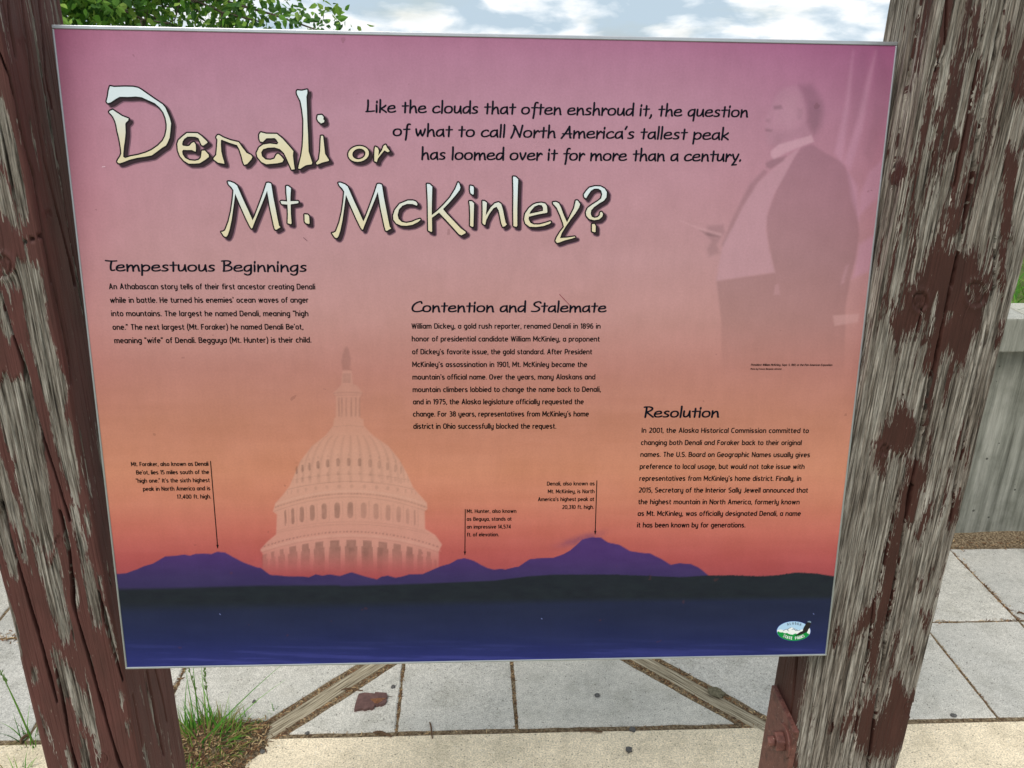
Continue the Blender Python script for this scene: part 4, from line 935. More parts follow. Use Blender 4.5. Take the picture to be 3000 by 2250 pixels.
# title: letter outlines
SA = lambda P: zm(P, 290, 230, .18083); SB = lambda P: zm(P, 640, 230, .23508); SC = lambda P: zm(P, 620, 500, .18083); SD = lambda P: zm(P, 960, 500, .19892); SE = lambda P: zm(P, 1350, 500, .20344)
def ell(cx, cy, a, b, n=20, t0=0): return [(cx + a * math.cos(t) - .12 * b * math.sin(t), cy + b * math.sin(t)) for t in np.linspace(0, 2 * math.pi, n, endpoint=False)]
Mp = [(265, 178), (300, 178), (370, 205), (415, 240), (450, 320), (520, 480), (600, 650), (668, 805), (700, 740), (770, 560), (850, 340), (895, 200), (930, 196), (965, 210), (975, 260), (1000, 420), (1040, 620), (1075, 800), (1095, 890), (1118, 915), (1050, 955), (1030, 950), (1010, 880), (985, 760), (950, 600), (925, 450), (902, 325), (850, 460), (780, 630), (720, 780), (680, 880), (665, 925), (650, 937), (625, 900), (560, 770), (480, 590), (385, 370), (375, 450), (355, 600), (330, 780), (295, 950), (265, 1040), (240, 1072), (205, 1060), (160, 990), (185, 990), (225, 965), (280, 820), (320, 650), (345, 480), (360, 320), (330, 270), (280, 220)]
TITLE = [(SA([(185, 128), (250, 140), (430, 135), (560, 138), (640, 155), (700, 190), (790, 255), (920, 345), (1035, 420), (1080, 475), (1110, 545), (1150, 640), (1172, 725), (1165, 810), (1158, 880), (1148, 960), (1120, 1030), (1090, 1085), (1030, 1120), (950, 1180), (860, 1245), (740, 1268), (620, 1285), (500, 1315), (400, 1355), (345, 1372), (315, 1368), (302, 1345), (320, 1310), (350, 1265), (370, 1215), (365, 1150), (350, 1050), (330, 950), (305, 850), (290, 760), (270, 690), (240, 625), (205, 580), (170, 545), (185, 525), (230, 510), (280, 545), (380, 610), (485, 650), (478, 680), (440, 715), (432, 740), (437, 880), (425, 1000), (410, 1100), (398, 1220), (400, 1270), (430, 1290), (520, 1262), (640, 1240), (760, 1205), (860, 1160), (960, 1090), (1040, 1010), (1080, 930), (1103, 820), (1103, 740), (1085, 640), (1050, 550), (990, 470), (910, 400), (800, 350), (700, 305), (600, 292), (480, 300), (400, 297), (340, 297), (280, 330), (200, 385), (150, 400), (130, 375), (150, 300), (165, 200)]), []),
 (SA([(1430, 885), (1600, 888), (1660, 930), (1755, 1020), (1762, 1040), (1700, 1085), (1670, 1082), (1645, 1030), (1620, 970), (1570, 945), (1500, 940), (1440, 942), (1390, 975), (1360, 1020), (1352, 1070), (1365, 1090), (1430, 1098), (1470, 1092), (1510, 1045), (1545, 1032), (1570, 1070), (1575, 1150), (1570, 1185), (1545, 1175), (1510, 1158), (1430, 1158), (1370, 1155), (1352, 1180), (1360, 1230), (1400, 1290), (1470, 1325), (1560, 1335), (1620, 1320), (1655, 1285), (1672, 1170), (1720, 1168), (1780, 1235), (1785, 1270), (1720, 1320), (1640, 1370), (1560, 1378), (1460, 1378), (1380, 1330), (1320, 1260), (1285, 1170), (1275, 1060), (1295, 1000), (1360, 940)]), []),
 (SA([(1945, 915), (1920, 925), (1905, 955), (1925, 990), (1918, 1100), (1905, 1240), (1862, 1290), (1862, 1310), (1930, 1360), (2000, 1375), (2035, 1380), (2030, 1345), (2005, 1270), (1985, 1180), (1978, 1080), (1980, 1000), (2000, 990)]) + SB([(50, 765), (140, 800), (235, 830), (265, 885), (290, 960), (310, 1040), (325, 1075), (360, 1065), (410, 1010), (425, 980), (410, 955), (355, 930), (300, 860), (255, 795), (150, 770), (60, 735)]), []),
 (SB([(530, 672), (600, 690), (730, 692), (800, 750), (880, 840), (935, 905), (930, 960), (940, 1050), (952, 1130), (915, 1135), (890, 1080), (855, 1000), (820, 930), (770, 880), (700, 858), (620, 862), (560, 880), (535, 920), (545, 970), (590, 1010), (650, 1015), (700, 1000), (725, 950), (745, 938), (780, 965), (815, 1010), (800, 1040), (740, 1055), (600, 1068), (540, 1040), (490, 980), (478, 930), (510, 860), (560, 825), (640, 812), (735, 822), (750, 800), (720, 755), (700, 742), (600, 745), (555, 790), (525, 785), (512, 750), (512, 700)]), []),
 (SB([(985, 150), (1040, 155), (1108, 140), (1110, 180), (1098, 230), (1105, 400), (1110, 550), (1118, 700), (1122, 820), (1125, 910), (1170, 1050), (1165, 1068), (1090, 1080), (1020, 1125), (997, 1120), (1005, 1080), (1035, 960), (1052, 850), (1060, 700), (1062, 520), (1045, 380), (1025, 280), (985, 200), (978, 170)]), []),
 (SB([(1240, 460), (1290, 455), (1312, 480), (1308, 510), (1322, 520), (1318, 545), (1280, 560), (1245, 530), (1232, 500)]), []),
 (SB([(1280, 715), (1305, 715), (1318, 830), (1330, 940), (1375, 1010), (1378, 1025), (1290, 1048), (1235, 1072), (1220, 1060), (1225, 1045), (1255, 1010), (1270, 900), (1275, 790)]), []),
 (SB(ell(1748, 940, 128, 98)), [SB(ell(1752, 940, 82, 68))]),
 (SB([(1955, 850), (1985, 865), (2000, 900), (1992, 965), (2040, 895), (2060, 840), (2085, 825), (2100, 860), (2135, 905), (2110, 918), (2070, 895), (2030, 940), (1985, 1000), (1975, 1040), (1945, 1030), (1945, 950), (1948, 880)]), []),
 (SC(Mp), []), (SC([(1212, 250), (1240, 248), (1288, 285), (1280, 400), (1278, 495), (1400, 492), (1412, 505), (1405, 525), (1283, 545), (1285, 700), (1298, 850), (1290, 865), (1235, 850), (1240, 700), (1232, 548), (1140, 540), (1120, 500), (1135, 490), (1228, 500), (1215, 350)]), []),
 (SC([(1508, 708), (1560, 712), (1582, 740), (1588, 850), (1580, 862), (1530, 850), (1512, 820)]), []),
 ([(p[0] + 324, p[1] + 3.3) for p in SC(Mp)], []),
 (SD([(1180, 440), (1260, 440), (1305, 460), (1322, 490), (1315, 515), (1250, 490), (1170, 488), (1100, 515), (1050, 570), (1030, 650), (1045, 710), (1090, 755), (1160, 770), (1240, 755), (1310, 725), (1362, 710), (1368, 722), (1330, 755), (1250, 795), (1160, 810), (1080, 805), (1010, 775), (970, 720), (965, 660), (990, 580), (1060, 490)]), []),
 (SD([(1462, 195), (1500, 198), (1540, 235), (1535, 450), (1532, 655), (1600, 605), (1700, 510), (1800, 400), (1880, 270), (1922, 170), (1940, 195), (1955, 250), (1940, 290), (1860, 390), (1780, 480), (1698, 565), (1760, 640), (1860, 745), (1960, 850), (2030, 900), (2028, 920), (1970, 950), (1935, 935), (1850, 840), (1740, 720), (1640, 615), (1535, 692), (1538, 895), (1525, 900), (1482, 880), (1478, 700), (1475, 450)]), []),
 (SD([(2098, 222), (2140, 230), (2152, 250), (2150, 345), (2135, 352), (2105, 330), (2095, 280)]), []), (SD([(2085, 450), (2120, 450), (2155, 480), (2150, 650), (2145, 820), (2130, 825), (2098, 810), (2100, 650), (2095, 520)]), []),
 (SE([(313, 435), (345, 440), (375, 465), (368, 560), (358, 650), (375, 620), (430, 530), (490, 470), (545, 455), (580, 480), (605, 560), (625, 660), (645, 750), (662, 770), (640, 795), (605, 808), (585, 760), (565, 660), (545, 570), (515, 518), (470, 540), (410, 620), (365, 710), (352, 775), (338, 778), (312, 755), (315, 600)]), []),
 (SE([(752, 85), (790, 90), (825, 125), (818, 300), (812, 550), (812, 790), (800, 808), (758, 795), (755, 600), (758, 300)]), []),
 (SE([(1090, 470), (1160, 462), (1215, 475), (1238, 510), (1245, 590), (1240, 605), (1100, 630), (978, 662), (975, 700), (1000, 750), (1050, 775), (1130, 775), (1220, 752), (1285, 730), (1300, 738), (1280, 762), (1190, 795), (1080, 810), (990, 805), (930, 760), (912, 700), (925, 620), (980, 540), (1040, 490)]), [SE([(985, 622), (1005, 580), (1060, 515), (1120, 490), (1165, 497), (1183, 530), (1183, 578), (1100, 598)])]),
 (SE([(1325, 455), (1370, 450), (1410, 470), (1440, 530), (1480, 640), (1528, 745), (1580, 640), (1630, 540), (1655, 430), (1680, 430), (1715, 480), (1700, 530), (1650, 610), (1580, 700), (1510, 800), (1450, 900), (1428, 970), (1520, 965), (1640, 948), (1648, 958), (1600, 975), (1500, 1000), (1420, 1030), (1385, 1038), (1362, 1010), (1380, 960), (1430, 880), (1485, 810), (1470, 750), (1430, 640), (1380, 530), (1330, 475)]), []),
 (SE([(1770, 345), (1800, 300), (1850, 245), (1930, 225), (2010, 228), (2070, 260), (2100, 310), (2095, 380), (2060, 430), (1990, 470), (1920, 520), (1875, 570), (1868, 620), (1885, 665), (1925, 680), (1970, 670), (2000, 640), (2005, 600), (2025, 592), (2045, 620), (2035, 660), (1990, 700), (1920, 712), (1850, 695), (1808, 650), (1800, 600), (1825, 540), (1890, 490), (1970, 440), (2020, 400), (2035, 340), (2020, 285), (1980, 258), (1920, 258), (1870, 290), (1830, 350), (1800, 398), (1778, 380)]), []),
 (SE([(1888, 770), (1925, 768), (1940, 800), (1938, 880), (1925, 885), (1888, 872)]), [])]
def title():
    m1, t, b = mat('title_cream_ink', .42, .25); a = N(t, 'ShaderNodeAttribute'); a.attribute_name = 'tint'; L(t, a.outputs['Color'], b.inputs['Base Color'])
    m2 = simple('title_outline_ink', (18, 8, 12), .5, .25, .05); m3 = simple('title_drop_shade_ink', (52, 32, 40), .5, .25, .05); m4 = simple('title_drop_shade_rim_ink', (120, 84, 100), .5, .25, .05)
    face = Ink(); out = Ink(); sh = Ink(); rim = Ink(); tint = []
    unit = np.hypot(*(p2l(1000, 500) - p2l(1000, 510))) / 10
    for i, (poly, holes) in enumerate(TITLE):
        P = [p2l(*q) for q in poly]; H = [[p2l(*q) for q in h] for h in holes]
        n0 = len(face.V); face.fill(P, H, z=.00110)
        yy = [q[1] for q in poly] + [q[1] for h in holes for q in h]
        for y in yy:
            s = np.clip((y - 250) / 230, 0, 1) if i < 9 else np.clip((y - 520) / 165, 0, 1)
            s = smooth(np.array((s - .12) / .8)); tint.append(lin(np.array([222, 232, 238.]) * (1 - s) + np.array([228, 213, 178.]) * s) * .93)
        for L_ in [P] + H: out.stroke(list(L_) + [L_[0]], lambda d: 4.2 * unit, .00085)
        for (ink, off, r, z) in ((sh, 8.5, 3.0, .0006), (rim, 8.8, 6.2, .0004)):
            q = [p + np.array([off * unit, -off * unit * .95]) for p in P]; hq = [[p + np.array([off * unit, -off * unit * .95]) for p in h] for h in H]
            ink.fill(q, hq, z=z + 2e-5)
            for L_ in [q] + hq: ink.stroke(list(L_) + [L_[0]], lambda d: r * unit, z)
    rim.build('title_shade_rim', [m4]); sh.build('title_shade', [m3]); out.build('title_outline', [m2])
    o = face.build('title_lettering', [m1]); set_tint(o.data, np.array(tint))
title()
# small marks on the sheet
def mark(a, b, wd, c):
    ink = Ink(); ink.stroke([p2l(*a), p2l(*b)], lambda d: wd, .0005); ink.build('scratch', [simple('scratch_' + str(c[0]), c, .6)])
mark((1639, 862), (1669, 894), .00035, (122, 44, 58)); mark((889, 696), (900, 705), .0003, (110, 70, 84)); mark((300, 489), (308, 488), .0004, (226, 190, 204))
for q in ((644, 1798), (2382, 1797), (1586, 1811)): mark(q, (q[0] + 2, q[1] + 2), .0007, (96, 104, 150))

# badge with mountain, forest and eagle
def badge():
    s = .1356; Z = lambda P: [p2l(2200 + p[0] * s, 1750 + p[1] * s) for p in P]
    cx, cy, rx_, ry_ = 920, 725, 360, 208
    def E_(k=1.0, n=48): return [(cx + rx_ * k * math.cos(t), cy + ry_ * k * math.sin(t)) for t in np.linspace(0, 2 * math.pi, n, endpoint=False)]
    c_sky = simple('badge_sky_ink', (172, 204, 230), .45, .25, .03); c_w = simple('badge_white_ink', (232, 234, 232), .45, .25, .03); c_g = simple('badge_green_ink', (18, 140, 64), .45, .25, .05); c_d = simple('badge_eagle_ink', (34, 32, 32), .5, .25, .1); c_r = simple('badge_rim_ink', (58, 78, 150), .5, .25, .05); c_gr = simple('badge_grey_ink', (120, 140, 158), .5, .25, .05)
    k = Ink(); ks = 0
    k.fill(Z(E_(1.035)), z=.0004, mi=4); k.fill(Z(E_()), z=.0005, mi=0)
    inside = lambda x: cy + ry_ * math.sqrt(max(0, 1 - ((x - cx) / rx_) ** 2))
    def lower(top, mi, z):
        xs = [p[0] for p in top]; bot = [(x, inside(x) - 1) for x in np.linspace(xs[-1], xs[0], 26)]; k.fill(Z(top + bot), z=z, mi=mi)
    lower([(566, 700), (640, 690), (700, 700), (760, 685), (810, 670), (850, 650), (880, 645), (920, 655), (980, 690), (1050, 700), (1110, 690), (1180, 660), (1274, 690)], 1, .0006)
    for P in ([(690, 720), (740, 690), (800, 680), (815, 665), (860, 648)], [(800, 690), (780, 700), (815, 725)], [(880, 690), (930, 685), (965, 715), (1060, 705)], [(900, 660), (960, 685), (1000, 700)]):
        k.stroke(Z(P), lambda d: .0004, .00065, 5)
    top = [(567, 740), (600, 725), (610, 745), (650, 752), (690, 748), (705, 765), (740, 770), (780, 762), (800, 780), (850, 795), (900, 800), (930, 785), (960, 775), (1000, 790), (1060, 770), (1140, 745), (1200, 730), (1240, 770), (1255, 800)]
    lower(top, 2, .0007)
    k.fill(Z([(940, 832), (1000, 780), (1060, 740), (1115, 720), (1120, 680), (1150, 620), (1180, 570), (1215, 530), (1250, 528), (1290, 545), (1275, 600), (1262, 650), (1245, 690), (1215, 735), (1150, 770), (1050, 805)]), z=.0008, mi=3)
    k.fill(Z([(1215, 530), (1225, 502), (1245, 510), (1262, 498), (1275, 508), (1292, 512), (1292, 548), (1255, 532)]), z=.00085, mi=5)
    k.fill(Z([(1205, 755), (1240, 680), (1262, 655), (1268, 700), (1262, 750), (1225, 778)]), z=.0009, mi=1)
    def word(tx, a0, a1, kk, h, mi, flip):
        n = len(tx)
        for i, ch in enumerate(tx):
            if ch == ' ': continue
            a = a0 + (a1 - a0) * i / (n - 1); X = cx + rx_ * kk * math.cos(a); Y = cy + ry_ * kk * math.sin(a)
            tx_ = np.array([-rx_ * math.sin(a), ry_ * math.cos(a)]); tx_ /= np.hypot(*tx_)
            if tx_[0] < 0: tx_ = -tx_
            ny = np.array([tx_[1], -tx_[0]]); u = h / 7
            for stt in strokes_of(BODY[ch][1]):
                w_ = BODY[ch][0]; k.stroke(Z([tuple(np.array([X, Y]) + tx_ * (q[0] - w_ / 2) * u * .95 + ny * q[1] * u) for q in stt]), lambda d: .00042, .00095, mi, False)
    word('ALASKA', math.radians(242), math.radians(303), .70, 52, 5, False)
    word('STATE PARKS', math.radians(136), math.radians(44), .86, 60, 1, True)
    k.build('badge', [c_sky, c_w, c_g, c_d, c_r, c_gr])
badge()
for hgt in (.12, .62):        # hidden support rails reaching the posts
    m = MB(); m.box((.012 - W / 2, hgt, -.034), (W / 2 + .004, hgt + .03, -.0098)); m.build('mounting_rail', M_rail, sign)

# ------------------------------------------------------------------ wooden posts
def post_mat(name, paint, paint2, jag, lift=1.0):
    m, t, b = mat(name, .8, .25)
    a = N(t, 'ShaderNodeAttribute'); a.attribute_name = 'grain'; V = a.outputs['Vector']
    pa = N(t, 'ShaderNodeAttribute'); pa.attribute_name = 'paint'; sdv = pa.outputs['Fac']
    fine = noise_node(t, V, 1, 4, .62, (820, 22, 1)); mid = noise_node(t, V, 1, 5, .68, (300, 8, 1)); big = noise_node(t, V, 1, 3, .5, (26, 2.2, 1)); pore = noise_node(t, V, 1, 3, .6, (700, 60, 1))
    wood = ramp(t, mid, [(.35, rgba((54, 47, 42))), (.435, rgba((108, 99, 90))), (.52, rgba((149, 141, 132))), (.63, rgba((188, 181, 172)))])
    wood = mixc(t, .8, wood, ramp(t, fine, [(.36, g4(.30)), (.46, g4(.85)), (.62, g4(1.22))]), 'MULTIPLY')
    wood = mixc(t, .55, wood, ramp(t, big, [(.36, (.68, .60, .55, 1)), (.5, (.97, .95, .92, 1)), (.64, (1.10 * lift, 1.08 * lift, 1.05 * lift, 1))]), 'MULTIPLY')
    wood = mixc(t, .4, wood, ramp(t, pore, [(.36, g4(.35)), (.47, g4(1))]), 'MULTIPLY')
    # jagged edge that follows the grain
    j1 = noise_node(t, V, 1, 4, .7, (330, 11, 1)); j2 = noise_node(t, V, 1, 2, .6, (950, 75, 1))
    jj = math_n(t, 'ADD', math_n(t, 'MULTIPLY', math_n(t, 'SUBTRACT', j1, .5), jag), math_n(t, 'MULTIPLY', math_n(t, 'SUBTRACT', j2, .5), jag * .8))
    edge = math_n(t, 'ADD', sdv, jj)
    msk = N(t, 'ShaderNodeMapRange'); msk.inputs[1].default_value = -.00018; msk.inputs[2].default_value = .00018; L(t, edge, msk.inputs[0]); mask = msk.outputs[0]
    pn = noise_node(t, V, 1, 5, .6, (40, 10, 1)); pcol = mixc(t, 1.0, ramp(t, pn, [(.3, rgba(paint2)), (.7, rgba(paint))]), ramp(t, fine, [(.3, g4(.82)), (.6, g4(1.06))]), 'MULTIPLY')
    fleck = noise_node(t, V, 1, 2, .5, (420, 70, 1)); fl = math_n(t, 'GREATER_THAN', fleck, .735); pcol = mixc(t, math_n(t, 'MULTIPLY', fl, .7), pcol, rgba((150, 138, 126)))
    col = mixc(t, mask, wood, pcol); L(t, col, b.inputs['Base Color'])
    rg = N(t, 'ShaderNodeMapRange'); rg.inputs[3].default_value = .92; rg.inputs[4].default_value = .62; L(t, mask, rg.inputs[0]); L(t, rg.outputs[0], b.inputs['Roughness'])
    hw_ = math_n(t, 'ADD', math_n(t, 'MULTIPLY', fine, 1.0), math_n(t, 'MULTIPLY', mid, 1.1)); hp = math_n(t, 'ADD', math_n(t, 'MULTIPLY', fine, .28), .95)
    hm = N(t, 'ShaderNodeMix', data_type='FLOAT'); L(t, mask, hm.inputs[0]); L(t, hw_, hm.inputs[2]); L(t, hp, hm.inputs[3])
    L(t, bump(t, hm.outputs[0], .0026, 1.0), b.inputs['Normal']); return m
def build_post(name, x0, x1, y0, y1, inner, mats, paints, bares, cracks, knots, base, label, speck, ztop=2.12):
    """front face is y0, inner face at x1 (left post) or x0 (right post)"""
    r = .006
    # perimeter going round, fine on front and inner faces
    def seg(a, b, n): return [tuple(np.array(a) + (np.array(b) - np.array(a)) * i / n) for i in range(n)]
    c = [(x0, y0), (x1, y0), (x1, y1), (x0, y1)]
    fine_ = int((x1 - x0) / .00046); inn = int((y1 - y0) / .0009)
    ns = [fine_, inn if inner == 'right' else 10, 10, inn if inner == 'left' else 10]
    per = []; 
    for i in range(4): per += seg(c[i], c[(i + 1) % 4], ns[i])
    per = np.array(per); n = len(per)
    # rounded corners
    cx = np.clip(per[:, 0], x0 + r, x1 - r); cy = np.clip(per[:, 1], y0 + r, y1 - r); dx = per[:, 0] - cx; dy = per[:, 1] - cy; dl = np.hypot(dx, dy)
    corner = (np.abs(dx) > 1e-9) & (np.abs(dy) > 1e-9)
    nrm = np.stack([dx, dy], -1) / np.maximum(dl, 1e-9)[:, None]; per = np.stack([cx, cy], -1) + nrm * r
    u = np.concatenate([[0], np.cumsum(np.hypot(*(np.diff(per, axis=0)).T))])
    zs = np.concatenate([np.linspace(0, .55, 25)[:-1], np.arange(.55, 1.72, .0031), np.linspace(1.72, ztop, 20)])
    U, Z = np.meshgrid(u, zs); X = np.tile(per[:, 0], (len(zs), 1)); Y = np.tile(per[:, 1], (len(zs), 1)); NX = np.tile(nrm[:, 0], (len(zs), 1)); NY = np.tile(nrm[:, 1], (len(zs), 1))
    px, py = to_px(np.stack([X, Y, Z], -1))
    mpp = np.full(px.shape, 1 / 2500.)
    # signed field of paint, metres, positive = paint
    f = np.full(px.shape, base * .02)
    KY = .28; _sd = poly_sd
    def poly_sd_(x_, y_, P): return _sd(x_, y_ * KY, [(q[0], q[1] * KY) for q in P])
    if base > 0:
        for P in bares: f = np.minimum(f, -poly_sd_(px, py, P) / 2500 - .0009)
        for P in paints: f = np.maximum(f, poly_sd_(px, py, P) / 2500)
    else:
        for iP, P in enumerate(paints): f = np.maximum(f, np.minimum(poly_sd_(px, py, P) / 2500, .012 if iP in (0, 1, 2, 3, 7, 12, 22) else (.0026 if iP > 13 else .005)))
        for P in bares: f = np.minimum(f, -poly_sd_(px, py, P) / 2500)
    f = np.clip(f, -.012, .012)
    rnd = fbm(U * 110, Z * 7.5, 3, 21) - .5; reg = fbm(U * 16, Z * 3.1, 2, 5)
    thr = speck(px, py)
    f2 = (rnd - thr) * .03
    f = np.maximum(f, np.minimum(f2, .004)) if base < 0 else np.minimum(f, np.maximum(-(rnd - thr) * .03, -.004))
    Gu = U + .004 * (fbm(U * 8, Z * 1.6, 3, 2) - .5) + .0015 * (fbm(U * 40, Z * 6, 2, 4) - .5)
    disp_ = np.zeros(px.shape)
    for (kx, ky, kr, dp) in knots:
        d = np.hypot(px - kx, (py - ky) * .85) / kr; ang = np.arctan2(py - ky, px - kx)
        Gu = Gu + np.sign(px - kx) * kr / 2500 * .5 * np.exp(-(d / 1.6) ** 2)
        disp_ += dp * (np.exp(-((d - 1) / .16) ** 2) * -1.6 + np.exp(-((d - .45) / .14) ** 2) * -.8 + .9 * np.exp(-((d - 1.28) / .3) ** 2) - .5 * (d < .25))
        f = f + .004 * (np.exp(-(d / .8) ** 2)) * (1 if dp > .0012 else -.6)
    bare = 1 - smooth(f / .0012 + .5)
    gr = fbm(Gu * 430, Z * 11, 2, 7); gr2 = fbm(Gu * 170, Z * 4, 3, 9)
    disp_ += bare * (-.0013 * smooth((.56 - gr) * 4) - .0020 * smooth((.44 - gr2) * 7)) - (1 - bare) * .0006 * smooth((.5 - gr) * 3) + (1 - bare) * .0004
    disp_ += .0034 * (fbm(U * 22, Z * 2.2, 3, 12) - .5)
    for (P, wd_, dep) in cracks:
        d = line_d(px + 7 * (fbm(py / 90, py * 0, 2, 3) - .5), py, P); wv = np.maximum(wd_ * .80 * (.5 + 1.0 * fbm(py / 60, py * 0 + P[0][0], 2, 6)), 3.2); disp_ -= dep * (2.3 if base > 0 else 3.8) * np.clip(1 - d / wv, 0, 1) ** .9
    X = X + NX * disp_; Y = Y + NY * disp_
    cenx, ceny = (x0 + x1) / 2, (y0 + y1) / 2
    V = np.stack([X - cenx, Y - ceny, Z], -1).reshape(-1, 3)
    k = np.arange(n); rows_ = len(zs); ii = np.arange(rows_ - 1)[:, None] * n
    F = np.stack([ii + k, ii + (k + 1) % n, ii + n + (k + 1) % n, ii + n + k], -1).reshape(-1, 4)
    tc_ = len(V); V = np.vstack([V, [[0, 0, ztop + .01]]])
    me = mesh_np(name, V, F)
    at = me.attributes.new('grain', 'FLOAT_VECTOR', 'POINT'); G = np.zeros((len(V), 3), np.float32); G[:-1, 0] = Gu.ravel(); G[:-1, 1] = Z.ravel(); at.data.foreach_set('vector', G.ravel())
    ap = me.attributes.new('paint', 'FLOAT', 'POINT'); ff = np.zeros(len(V), np.float32); ff[:-1] = f.ravel(); ap.data.foreach_set('value', ff)
    o = obj(name, me, mats, smooth=False); o.location = (cenx, ceny, 0)
    cap = MB(); cap.box((x0 - cenx + .004, y0 - ceny + .004, ztop - .004), (x1 - cenx - .004, y1 - ceny - .004, ztop)); cap.build('post_top', M_rawgrey, o)
    return tag(o, label, 'wooden post')
M_rawgrey = simple('grey_end_grain', (140, 134, 124), .9, .15, .3, 60, 0, .001)
a1 = lambda P: zm(P, 0, 0, .4973); a4 = lambda P: zm(P, 0, 700, .4973); aL = lambda P: zm(P, 0, 1500, .45208)
bares = [a1([(-20, 560), (10, 590), (25, 620), (45, 680), (65, 760), (90, 860), (110, 960), (130, 1060), (150, 1180), (160, 1290), (135, 1300), (100, 1180), (60, 1060), (30, 980), (-20, 900)]), a1([(-20, 1030), (25, 1060), (60, 1150), (90, 1260), (105, 1350), (80, 1340), (40, 1280), (-20, 1220)]),
    a4([(100, 125), (170, 170), (230, 180), (250, 260), (270, 380), (270, 480), (290, 600), (340, 720), (370, 850), (385, 960), (380, 1060), (420, 1120), (430, 1230), (450, 1330), (460, 1450), (465, 1560), (430, 1540), (400, 1440), (350, 1300), (320, 1180), (290, 1000), (260, 860), (210, 720), (170, 600), (150, 450), (140, 330), (120, 270), (60, 270), (10, 240), (60, 210), (100, 180)]),
    a4([(25, 800), (60, 850), (120, 830), (180, 880), (190, 960), (215, 1050), (240, 1180), (265, 1330), (280, 1420), (290, 1520), (310, 1680), (160, 1680), (130, 1540), (90, 1400), (90, 1290), (50, 1230), (20, 1120), (-10, 1060), (-10, 920)]),
    a4([(-10, 1290), (40, 1400), (70, 1500), (110, 1600), (120, 1680), (60, 1680), (-10, 1500)]), a4([(-10, 300), (30, 420), (70, 560), (60, 600), (20, 500), (-10, 440)]),
    aL([(-20, 30), (30, 10), (60, 130), (90, 280), (110, 410), (60, 400), (30, 280), (-20, 160)]), aL([(160, -30), (310, -30), (340, 130), (345, 230), (290, 270), (250, 180), (200, 120)]),
    aL([(210, 180), (260, 250), (330, 370), (370, 250), (390, 380), (405, 520), (430, 650), (450, 760), (435, 840), (400, 830), (370, 730), (330, 620), (300, 480), (250, 350)]),
    aL([(460, -20), (500, -20), (520, 130), (560, 220), (540, 300), (600, 370), (620, 480), (640, 600), (655, 720), (615, 715), (580, 620), (560, 480), (530, 330), (500, 200)]),
    aL([(415, 60), (435, 120), (450, 230), (440, 240), (420, 150)]), aL([(465, 400), (500, 500), (510, 620), (490, 610)]), aL([(80, -10), (130, 30), (150, 130), (175, 320), (150, 280), (110, 120)]),
    aL([(340, 915), (380, 920), (385, 970), (420, 980), (480, 1050), (485, 1110), (530, 1160), (560, 1200), (600, 1320), (618, 1440), (590, 1430), (550, 1370), (510, 1340), (480, 1240), (440, 1180), (420, 1200), (390, 1100)]),
    aL([(208, 1025), (242, 1035), (242, 1088), (212, 1088)]), aL([(520, 1460), (560, 1500), (590, 1700), (540, 1700)]), aL([(435, 1550), (480, 1700), (455, 1700)]), aL([(660, 600), (700, 680), (740, 830), (762, 965), (735, 920), (700, 780)]), aL([(560, 0), (588, 100), (578, 135), (555, 60)]),
    aL([(780, 1190), (800, 1190), (805, 1230), (790, 1225)]), aL([(820, 1380), (836, 1385), (836, 1412), (820, 1412)]), aL([(640, 430), (655, 430), (668, 540), (650, 500)]), a4([(295, 600), (320, 640), (350, 750), (392, 860), (400, 930), (380, 960), (350, 900), (320, 760)])]
cracksL = [(a1([(-10, 300), (60, 450), (110, 700), (200, 1050), (240, 1300), (300, 1650)]), 3.6, .006), (a1([(120, -20), (160, 300), (200, 600), (270, 1000), (330, 1250), (420, 1590), (440, 1680)]), 3.8, .007), (a1([(230, -20), (250, 200), (262, 400), (300, 640)]), 3, .004), (a1([(40, -20), (60, 160), (90, 330)]), 3, .004),
    (a4([(0, 320), (60, 520), (120, 700), (170, 850), (220, 1050), (280, 1250), (350, 1450), (410, 1659)]), 4.5, .008), (a4([(140, 20), (250, -20), (300, 200), (340, 400), (400, 700), (425, 850)]), 3, .004),
    (aL([(15, -60), (25, 0), (90, 250), (190, 570), (240, 740), (290, 950), (340, 1120), (370, 1230)]), 5.5, .012), (aL([(360, 1020), (400, 1180), (430, 1330), (450, 1450), (510, 1700)]), 5, .011), (aL([(390, 0), (450, 250), (480, 600), (560, 900), (640, 1180), (720, 1450), (800, 1700)]), 5.5, .011),
    (aL([(640, 520), (700, 760), (745, 940), (795, 1085)]), 5, .009), (aL([(945, 1030), (980, 1200), (1010, 1350), (1060, 1570)]), 3.2, .005), (aL([(1000, 1020), (1050, 1200), (1080, 1350)]), 2.6, .003), (aL([(860, 1180), (940, 1600)]), 2.4, .002)]
knotsL = [(8, 782, 24, .0020), (137, 624, 8, .0012), (174, 1584, 11, .0014), (62, 58 + 60, 7, .001), (302, 2225, 14, .0015)]
XI_L, XO_L, YF = -.458, -.5875, .918
build_post('wooden_post', XO_L, XI_L, YF, 1.066, 'right', post_mat('left_post_wood', (96, 58, 54), (80, 50, 46), .012, 1.25), [], bares, cracksL, knotsL, 1,
           'left wooden post still mostly brown painted, bare grey strips down its face', lambda px, py: .21 + .0 * px)
b3 = lambda P: zm(P, 1900, 0, .4973); b6 = lambda P: zm(P, 1900, 700, .4973); b9 = lambda P: zm(P, 1900, 1425, .4973)
